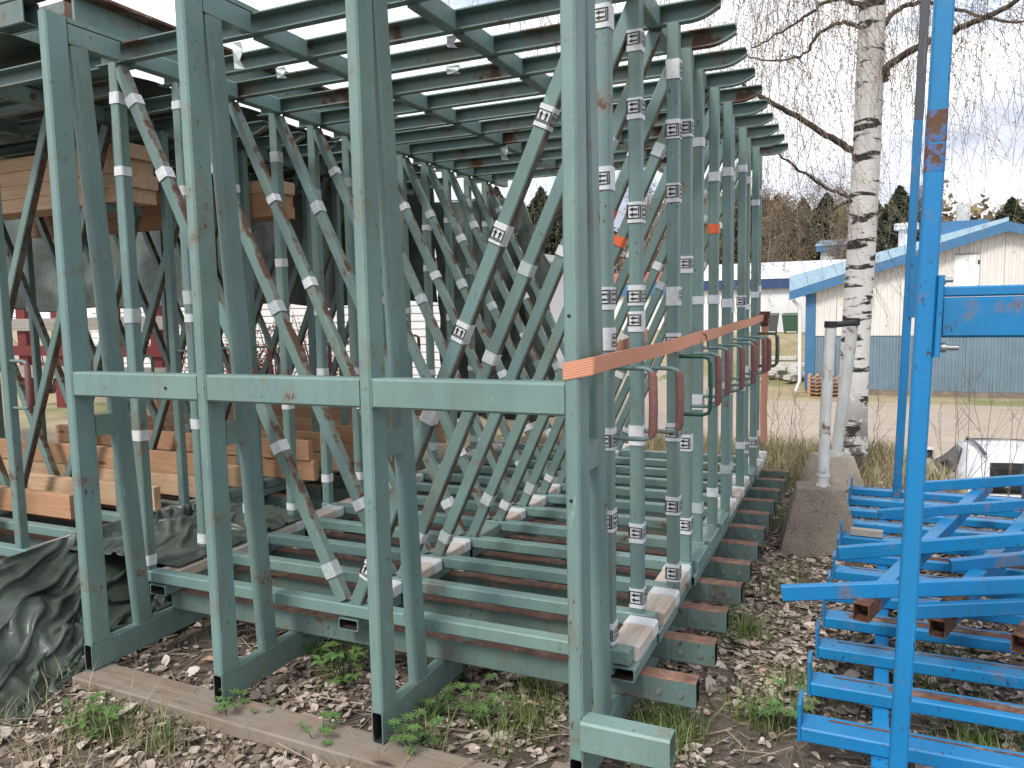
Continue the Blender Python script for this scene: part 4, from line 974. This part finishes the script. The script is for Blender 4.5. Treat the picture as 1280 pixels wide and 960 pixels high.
for i, (px, py) in enumerate(((972, 438), (978, 448), (968, 458))):
    c = onY(px, py, 38+i); mb = MB(); mb.beam((-1, 0, 0), (1, .1, 0), .5, .18, bev=.02)
    tag(build(mb, 'concrete_plank', 'debris', None, (c.x, c.y, zl(c.x, c.y)+.08)), 'long pale slab lying on the grass before the waste bins, %s from the rubble' % ORD[2-i], 'slab', 'slabs on the grass')

# ------------------------------------------------------------------ car
def car():
    o = Vector((2.015, 10.62, 0)); o.z = zl(2.0, 12.4)
    t = thing('parked_car', 'white hatchback parked on the lower ground beyond the blue rails', 'car', o, None, (0, 0, R(2.5)))
    # stations: y, half width at sill / belt / roof, z sill, z belt, z roof
    st = [(0.0, .70, .74, .60, .42, .70, .80), (.06, .80, .83, .66, .26, .86, .99), (.20, .82, .85, .60, .20, .92, 1.20), (.36, .83, .86, .57, .2, .94, 1.38), (.9, .84, .87, .575, .2, .94, 1.43), (1.5, .84, .87, .575, .2, .93, 1.435), (1.95, .84, .87, .565, .2, .92, 1.39),
          (2.4, .84, .87, .60, .2, .92, 1.19), (2.80, .84, .86, .67, .2, .91, .98), (3.35, .83, .84, .62, .2, .84, .91), (3.8, .78, .78, .54, .22, .70, .78), (4.0, .62, .62, .47, .32, .56, .63)]
    sa = np.array(st)
    def S(y): return [float(np.interp(y, sa[:, 0], sa[:, k])) for k in range(1, 7)]
    def ringat(y):
        a, b, c, zs, zbl, zr = S(y)
        return [(-a*.9, y, zs), (-a, y, zs+.08), (-b, y, (zs+zbl)/2+.1), (-b*.985, y, zbl), (-c-.02, y, zr-.05), (-c*.8, y, zr-.01), (0, y, zr+.012), (c*.8, y, zr-.01), (c+.02, y, zr-.05), (b*.985, y, zbl), (b, y, (zs+zbl)/2+.1), (a, y, zs+.08), (a*.9, y, zs)]
    ring = [ringat(q_[0]) for q_ in st]
    mb = MB(); n = 13
    v = [p for r_ in ring for p in r_]; f = []
    for i in range(len(ring)-1):
        for j in range(n): k = (j+1) % n; f.append((i*n+j, i*n+k, (i+1)*n+k, (i+1)*n+j))
    f += [tuple(range(n)), tuple(reversed(range((len(ring)-1)*n, len(ring)*n)))]
    mb.add(v, f, 0, True); b = build(mb, 'body', 'car', t); md = b.modifiers.new('e', 'EDGE_SPLIT'); md.split_angle = R(42)
    def quad(name, pts, mat, par=t):
        m_ = MB(); m_.add(pts, [tuple(range(len(pts)))]); ob = build(m_, name, mat, par); mo = ob.modifiers.new('s', 'SOLIDIFY'); mo.thickness = .012; mo.offset = 0; return ob
    def strip(name, rows, mat):     # rows of equal length -> one thin sheet
        m_ = MB(); k = len(rows[0]); m_.add([p for r_ in rows for p in r_], [(i*k+j, i*k+j+1, (i+1)*k+j+1, (i+1)*k+j) for i in range(len(rows)-1) for j in range(k-1)], 0, True)
        ob = build(m_, name, mat, t); mo = ob.modifiers.new('s', 'SOLIDIFY'); mo.thickness = .006; mo.offset = 0; return ob
    for s in (-1, 1):
        def side(y, u):             # point on the glazed flank, u 0 = belt, 1 = roof edge
            a, b_, c, zs, zbl, zr = S(y); x0, x1 = b_*.985, c+.02
            return (s*(x0+(x1-x0)*u+.012), y, zbl+(zr-.05-zbl)*u+.004)
        rows = []
        for i in range(19):
            y = .98+i*(2.62-.98)/18; e0 = (y-.98)/1.64; u1 = .90*min(1, math.sqrt(min(1, e0*3.2+.12))); 
            if y > 1.93: u1 = min(u1, .88)
            u0 = .06+.30*max(0, 1-e0*4.5)
            rows.append([side(y, u0+(u1-u0)*j/4) for j in range(5)])
        strip('side_window', rows, 'glass')
        strip('roof_rail', [[(s*(S(y)[2]*.93), y, S(y)[5]+.022), (s*(S(y)[2]*.86), y, S(y)[5]+.03)] for y in (.5, .9, 1.3, 1.7, 1.9)], 'plastic_grey')
        mb = MB(); mb.tube([(s*.84, 2.42, .98), (s*.92, 2.40, 1.04)], .03, 6); mb.beam((s*.86, 2.42, 1.08), (s*1.04, 2.38, 1.08), .12, .17, bev=.045); mr = build(mb, 'mirror', 'car', t)
        quad('mirror_glass', [(s*.875, 2.345, 1.02), (s*1.025, 2.312, 1.02), (s*1.025, 2.312, 1.14), (s*.875, 2.345, 1.14)], 'glass', mr)
        quad('tail_lamp', [(s*.62, -.012, .74), (s*.80, .03, .76), (s*.80, .06, .95), (s*.66, .045, .95)], 'lamp_red')
        quad('headlamp', [(s*.45, 3.96, .62), (s*.72, 3.88, .64), (s*.70, 3.80, .74), (s*.45, 3.89, .72)], 'glass')
        for y in (.72, 3.2):
            m_ = MB(); m_.tube([(s*.66, y, .31), (s*.865, y, .31)], .31, 20); w = build(m_, 'tyre', 'tyre', t)
            m_ = MB(); m_.tube([(s*.80, y, .31), (s*.872, y, .31)], .20, 14); build(m_, 'rim', 'zinc', w)
        mb = MB(); mb.beam((s*.875, 1.15, .88), (s*.88, 1.33, .885), .03, .03, bev=.01); build(mb, 'door_handle', 'car', t)
    strip('rear_window', [[(S(y)[2]*k*.86, y-.02, S(y)[5]+.012*(1-k*k)+.004) for k in (-1, -.5, 0, .5, 1)] for y in (.085, .14, .20, .27, .335)], 'glass')
    strip('windscreen', [[(S(y)[2]*k*.86, y+.012, S(y)[5]+.012*(1-k*k)+.016) for k in (-1, -.5, 0, .5, 1)] for y in (2.0, 2.2, 2.4, 2.6, 2.76)], 'glass')
    mb = MB(); mb.box(-.26, .26, -.02, .03, .55, .66); build(mb, 'number_plate', 'white_wall', t)
car()

# ------------------------------------------------------------------ background trees
def spruce(x, y, h, w, label, seed, lod=1.0):
    g = np.random.default_rng(seed); z0 = zl(x, y); t = thing('spruce_tree', label, 'tree', (x, y, z0), 'spruces beyond the halls')
    mb = MB(); mb.tube([(0, 0, -.3), (.05, 0, h*.5), (0, 0, h)], [.2, .12, .02], 8); build(mb, 'trunk', 'bark', t)
    n = int(13000*lod); u = g.uniform(0, 1, n)**.8; zz = h*(.06+.94*u)
    lay = np.floor(zz/(h/26)); az = (g.integers(0, 9, n)*.698+lay*2.1+g.normal(0, .10, n)); rad = (1-u)**.85*w*g.uniform(.15, 1, n)**.6*(.8+.4*np.modf(np.abs(np.sin(lay*12.9+np.floor(az*1.43)*78.2)*437.5))[0])
    P = np.stack([np.cos(az)*rad, np.sin(az)*rad, zz-rad*.32+g.normal(0, .06, n)], 1)
    V, F = leaves(P, .46, g, aspect=.4)
    o = link('crown', npmesh('crown', V, F, 'spruce', tint4(np.clip(g.normal(.4, .28, n), 0, 1))), t)
def brush_tree(x, y, h, label, seed, green=.5, conifer=False):
    g = np.random.default_rng(seed); q = random.Random(seed); z0 = zl(x, y); t = thing('budding_tree', label, 'tree', (x, y, z0), 'budding trees beyond the halls')
    mb = MB(); tips = []
    top = Vector((q.uniform(-.6, .6), 0, h)); mb.tube([(0, 0, -.3), top*.5+Vector((q.uniform(-.2, .2), 0, 0)), top], [.13, .08, .015], 6)
    for i in range(34):
        f = q.uniform(.2, .97); b = top*f; a = q.uniform(0, 6.28); ln = (1.1-f)*h*.30+.35
        e_ = b+Vector((math.cos(a)*ln*.7, math.sin(a)*ln*.7, ln*.9)); mb.tube([b, (b+e_)/2+Vector((0, 0, .1)), e_], [.035, .022, .008], 4, cap=False)
        for k in range(5): 
            c = b.lerp(e_, q.uniform(.3, 1)); d = Vector((q.gauss(0, .5), q.gauss(0, .5), q.uniform(-.1, .8)))*.9; mb.tube([c, c+d], [.014, .006], 3, cap=False); tips += [c+d*q.random() for _ in range(7)]
    build(mb, 'trunk', 'bark_grey', t)
    P = np.array([tuple(p) for p in tips]); P = np.repeat(P, 2, 0)+g.normal(0, .22, (len(P)*2, 3))
    V, F = leaves(P, .13, g, aspect=.6); o = link('crown', npmesh('crown', V, F, 'brush', tint4(np.clip(g.normal(green, .28, len(P)), 0, 1))), t)
sp = [(652, 258, 62), (676, 236, 66), (699, 262, 64), (620, 235, 70), (585, 250, 66), (958, 250, 74), (985, 262, 80), (1125, 236, 60), (1108, 262, 70), (1096, 255, 64), (1148, 268, 75), (930, 236, 78), (1265, 250, 68), (905, 246, 72), (946, 240, 70), (972, 246, 69), (1004, 250, 76), (1034, 244, 70), (1118, 250, 66), (640, 246, 72), (708, 250, 70)]
for i, (px, py, Y) in enumerate(sp):
    c = onY(px, py, Y); spruce(c.x, Y, c.z-zl(c.x, Y), max(3.6, (c.z+1)*.52), ['tall dark spruce above the tiled hall', 'dark spruce standing beyond the low white hall', 'dark spruce rising behind the barn roof'][0 if px < 710 else (1 if px < 1090 else 2)], 300+i)
br = [(px, 232+rng.uniform(-12, 34), rng.uniform(58, 84)) for px in list(range(792, 1072, 9))+[1090, 1112, 1150, 1262, 1275, 1290]]
for i, (px, py, Y) in enumerate(br):
    if px > 1200: py = 262
    c = onY(px, py, Y); brush_tree(c.x, Y, c.z-zl(c.x, Y), 'budding brownish tree beyond the low white hall' if px < 1085 else 'budding brownish tree behind the barn', 500+i, rng.choice([.3, .5, .65, .75]))
for i, px in enumerate(range(500, 640, 26)):
    Y = 64+i*2; c = onY(px, 290+rng.uniform(-20, 20), Y); brush_tree(c.x, Y, c.z-zl(c.x, Y), 'budding brownish tree left of the tall spruces', 700+i, .5)
# dense edge of the wood far behind (one mass)
n = 60000; X_ = nrg.uniform(-75, 70, n); Y_ = nrg.uniform(88, 104, n); H_ = 12.0+vnoise(X_, Y_*0, .35, 41)*6+vnoise(X_, 0*Y_, 1.1, 42)*4-3.5*sstep(6, 12, X_)-3*sstep(-18, -30, X_)
Z_ = -.4+H_*nrg.uniform(0, 1, n)**.8
V, F = leaves(np.stack([X_, Y_, Z_], 1), .75, nrg, aspect=.5)
tag(link('far_wood', npmesh('far_wood', V, F, 'brush', tint4(np.clip(nrg.normal(.35, .25, n), 0, 1)))), 'far edge of the brown spring wood', 'wood', kind='stuff')

# red-leaved shrubs behind the racks
for i, (px, py, Y, r_) in enumerate(((300, 470, 10.2, .9), (345, 480, 10.6, .9), (400, 490, 9.8, .8), (60, 440, 11.0, 1.0), (215, 480, 10.8, .7))):
    c = onY(px, py, Y); z0 = zl(c.x, Y); g = np.random.default_rng(900+i); q = random.Random(i)
    t = thing('red_shrub', 'twiggy shrub with reddish young leaves, seen through the racks', 'shrub', (c.x, Y, z0), 'red-leaved shrubs behind the racks')
    mb = MB(); pts = []
    for k in range(26):
        a = q.uniform(0, 6.28); d = Vector((math.cos(a)*q.uniform(.2, .9)*r_, math.sin(a)*q.uniform(.2, .9)*r_, q.uniform(.8, 1.7))); mb.tube([(0, 0, -.1), d*.5+Vector((0, 0, .1)), d], [.016, .010, .004], 4, cap=False)
        pts += [tuple(d*q.uniform(.35, 1.05)) for _ in range(26)]
    build(mb, 'stems', 'bark', t); P = np.array(pts)+g.normal(0, .07, (len(pts), 3)); V, F = leaves(P, .055, g, aspect=.7)
    link('foliage', npmesh('foliage', V, F, 'redleaf', tint4(g.uniform(0, 1, len(P)))), t)

# ------------------------------------------------------------------ bare saplings and dry stems on the bank
def sapling(x, y, h, label, group, seed, mat='bark_grey', r=.0042):
    q = random.Random(seed); t = thing('bare_sapling', label, 'sapling', (x, y, zl(x, y)), group); mb = MB()
    lean = Vector((q.uniform(-.12, .12), q.uniform(-.1, .1), 1)); P = [Vector((0, 0, -.05))]
    for i in range(1, 8): P.append(lean*h*i/7+Vector((q.gauss(0, .012), q.gauss(0, .012), 0)))
    mb.tube(P, [r*(1-.75*i/7) for i in range(8)], 5)
    for i in range(6):
        f = q.uniform(.25, .95); b = lean*h*f; a = q.uniform(0, 6.28); ln = h*.32*(1.1-f)+.05
        mb.tube([b, b+Vector((math.cos(a)*ln*.55, math.sin(a)*ln*.55, ln*.7)), b+Vector((math.cos(a)*ln*.8, math.sin(a)*ln*.8, ln*1.2))], [r*.5, r*.35, r*.2], 4, cap=False)
    build(mb, 'stem', mat, t)
i = 0
for px, top, Y in ((1197, 480, 7.4), (1217, 450, 7.6), (1232, 470, 7.2), (1250, 440, 7.8), (1270, 455, 7.5), (1205, 500, 7.9), (1262, 490, 7.1), (1180, 500, 8.2)):
    c = onY(px, top, Y); sapling(c.x, Y, c.z-zl(c.x, Y), 'bare upright sapling on the bank between the blue rails and the white car', 'bare saplings before the car', 40+i); i += 1
for px, top, Y in ((962, 480, 8.2), (972, 470, 8.6), (985, 492, 8.3), (996, 480, 8.8), (1008, 500, 8.5), (955, 500, 8.0), (1090, 505, 8.6), (1100, 490, 8.8), (1150, 520, 8.0)):
    c = onY(px, top, Y); sapling(c.x, Y, c.z-zl(c.x, Y), 'dry bare stem rising from the grass by the birch foot', 'dry stems around the birch', 60+i, 'bark_grey', .004); i += 1

# ------------------------------------------------------------------ litter, grass, weeds
def scatter(n, x0, x1, y0, y1): 
    x = nrg.uniform(x0, x1, n); y = nrg.uniform(y0, y1, n); return x, y
x, y = scatter(76000, -4.2, 2.4, .9, 9.2)
keep = (vnoise(x, y, 1.4, 51)+vnoise(x, y, 4, 52)*.8+nrg.normal(0, .22, len(x)) > -.25) & (y < edgeY(x)+.6); x, y = x[keep], y[keep]
P = np.stack([x, y, ground_z(x, y)+nrg.uniform(.004, .022, len(x))], 1)
V, F = dry_leaves(P, .037, nrg)
tag(link('leaf_litter', npmesh('leaf_litter', V, F, 'litter', np.clip(tint4(nrg.beta(1.5, 1.9, len(x))+vnoise(x, y, .8, 53)*.25, 9)+nrg.normal(0, .11, len(x)*9), 0, .99))), 'dry brown leaves littering the ground under the racks', 'leaves', kind='stuff')
# sticks
n = 9000; x, y = scatter(n, -4.3, 2, 1.1, 7.5); a = nrg.uniform(0, 6.28, n); L_ = nrg.uniform(.04, .22, n); z = ground_z(x, y)+nrg.uniform(.008, .03, n); r_ = nrg.uniform(.0012, .003, n)
p0 = np.stack([x-np.cos(a)*L_/2, y-np.sin(a)*L_/2, z], 1); p1 = np.stack([x+np.cos(a)*L_/2, y+np.sin(a)*L_/2, z+nrg.normal(0, .012, n)], 1)
sd2 = np.stack([-np.sin(a), np.cos(a), 0*a], 1)*r_[:, None]; up2 = np.array([0, 0, 1.])*r_[:, None]*1.4
V = np.stack([p0-sd2, p0+sd2, p0+up2, p1-sd2, p1+sd2, p1+up2], 1).reshape(-1, 3); b = np.arange(n)*6
F = np.concatenate([np.stack([b+i, b+j, b+j+3, b+i+3], 1) for i, j in ((0, 1), (1, 2), (2, 0))])
tnt = np.repeat(np.clip(nrg.normal(.45, .3, n), 0, .9), 6)
tag(link('fallen_twigs', npmesh('fallen_twigs', V, F, 'straw', tnt)), 'thin fallen twigs among the dry leaves', 'twigs', kind='stuff')
def blades(cx, cy, per, hmin, hmax, spread, wid, g, lean=.45):
    n = len(cx)*per; x = np.repeat(cx, per)+g.normal(0, spread, n); y = np.repeat(cy, per)+g.normal(0, spread, n); z = ground_z(x, y)-.01
    h = g.uniform(hmin, hmax, n); a = g.uniform(0, 6.28, n); l = g.uniform(.1, lean, n)*h; w = wid*g.uniform(.6, 1.3, n); wa = a+1.57
    W2 = np.stack([np.cos(wa)*w, np.sin(wa)*w, 0*w], 1); D = np.stack([np.cos(a), np.sin(a), 0*a], 1); B = np.stack([x, y, z], 1); U = np.array([0, 0, 1.])
    m1 = B+D*(l*.3)[:, None]+U*(h*.55)[:, None]; tp = B+D*l[:, None]+U*(h*.93)[:, None]
    V = np.stack([B-W2, B+W2, m1-W2*.8, m1+W2*.8, tp], 1).reshape(-1, 3); b = np.arange(n)*5
    F = np.concatenate([np.stack([b, b+1, b+3], 1), np.stack([b, b+3, b+2], 1), np.stack([b+2, b+3, b+4], 1)]); return V, F, n
# green tufts placed where the photograph shows them, plus a thin sprinkling
tx, ty = [], []
for px, py, k, s in ((935, 800, 5, .10), (945, 790, 4, .08), (975, 880, 5, .10), (960, 900, 4, .09), (968, 650, 6, .13), (975, 640, 5, .15), (985, 600, 6, .2), (820, 915, 6, .10), (850, 935, 6, .10), (795, 935, 5, .09), (640, 920, 5, .1), (700, 870, 4, .1), (1230, 905, 5, .1), (1240, 930, 5, .1), (1150, 860, 4, .1), (990, 735, 3, .1), (560, 905, 5, .1), (150, 915, 5, .07), (190, 930, 3, .05), (330, 700, 3, .12), (1195, 820, 3, .1), (440, 830, 4, .1), (660, 885, 5, .12), (1000, 610, 6, .25), (1090, 590, 5, .25)):
    c = onZ(px, py, -.05)
    for _ in range(k): tx.append(c.x+rng.gauss(0, s)); ty.append(c.y+rng.gauss(0, s))
V, F, n = blades(np.array(tx), np.array(ty), 34, .05, .20, .038, .0018, nrg, 1.1)
x2, y2 = scatter(420, -3.4, 2.2, 1.6, 8.8); V2, F2, m = blades(x2, y2, 8, .025, .10, .03, .0016, nrg, 1.2)
V = np.concatenate([V, V2]); F = np.concatenate([F, F2+n*5])
tag(link('grass', npmesh('grass', V, F, 'grass', tint4(np.clip(nrg.normal(.45, .28, n+m), 0, 1), 5))), 'green grass tufts growing through the leaf litter', 'grass', kind='stuff')
x3, y3 = scatter(3800, -3.5, 1.0, 7.0, 10.4); k3 = (y3 < edgeY(x3)+1.0); x3, y3 = x3[k3], y3[k3]
V, F, n = blades(x3, y3, 6, .05, .30, .05, .0028, nrg, .9)
tag(link('dry_grass', npmesh('dry_grass', V, F, 'dry_grass', tint4(np.clip(nrg.normal(.5, .3, n), 0, 1), 5))), 'bleached dry grass along the top of the bank', 'grass', kind='stuff')
x4, y4 = scatter(260, -4.2, -.6, 1.5, 2.15); V, F, n = blades(x4, y4, 7, .03, .14, .05, .0018, nrg, 1.6)
tag(link('dry_grass', npmesh('dry_grass', V, F, 'dry_grass', tint4(np.clip(nrg.normal(.3, .3, n), 0, 1), 5))), 'flattened straw along the weathered plank', 'grass', kind='stuff')

def weed(px, py, label, kind, s, seed):
    c = onZ(px, py, -.05); q = random.Random(seed); t = thing('weed_plant', label, 'weed', (c.x, c.y, zl(c.x, c.y)))
    V = []; F = []; T = []
    ms = MB()
    def leaf(p, d, L, w):
        d = d.normalized(); sd_ = d.cross(Vector((0, 0, 1))); sd_ = (sd_ if sd_.length > .01 else Vector((1, 0, 0))).normalized(); nn = sd_.cross(d)
        b = len(V); m1 = p+d*L*.45-nn*0+Vector((0, 0, L*.06)); tip = p+d*L-Vector((0, 0, L*.12))
        for v_ in (p, m1+sd_*w, m1+Vector((0, 0, -L*.05)), m1-sd_*w, tip): V.append(tuple(v_)); T.append(q.uniform(.1, 1))
        F.extend([(b, b+1, b+2), (b, b+2, b+3), (b+1, b+4, b+2), (b+2, b+4, b+3)])
    for i in range(int(9*s+7)):
        a = q.uniform(0, 6.28); h = q.uniform(.05, .16)*s; top = Vector((math.cos(a)*q.uniform(.02, .11)*s, math.sin(a)*q.uniform(.02, .11)*s, h)); ms.tube([(0, 0, -.01), top*.6, top], [.0022, .0018, .0014], 4, cap=False)
        if kind == 'lupin':
            nl = q.randint(7, 9)
            for k in range(nl): an = k*6.283/nl+a; leaf(top, Vector((math.cos(an), math.sin(an), .25)), q.uniform(.028, .042)*s, .0052*s)
        else:
            for k in range(3): an = a+(k-1)*1.2; leaf(top, Vector((math.cos(an), math.sin(an), q.uniform(-.1, .4))), q.uniform(.04, .065)*s, .016*s)
    build(ms, 'stems', 'grass' if False else 'plastic_green', t)
    link('foliage', npmesh('foliage', np.array(V), np.array(F), 'leaf', np.array(T)), t)
for i, a in enumerate(((285, 902, 'feathery weed growing beside the plank under the second heavy post', 'lupin', .9), (330, 905, 'small feathery weed at the plank edge near the second heavy post', 'lupin', .55), (400, 935, 'lupin seedling in front of the plank near the third heavy post', 'lupin', .8), (520, 948, 'lupin clump growing against the plank beyond the third heavy post', 'lupin', 1.0), (575, 850, 'large lupin growing against the foot of the third heavy post', 'lupin', 1.2),
        (405, 815, 'broad-leaved weed clump under the first base beam', 'broad', 1.25), (430, 850, 'broad-leaved weed between two stand feet', 'broad', 1.0), (105, 905, 'low broad-leaved weed beside the heaped tarpaulin', 'broad', .7), (130, 925, 'small broad-leaved weed in front of the heaped tarpaulin', 'broad', .7), (975, 905, 'leafy weed near the first blue rail end', 'lupin', 1.1), (600, 905, 'leafy weed between the third heavy post and the strapped post', 'lupin', 1.0), (540, 900, 'low weed just behind the plank end', 'lupin', .9))):
    weed(*a, 80+i)
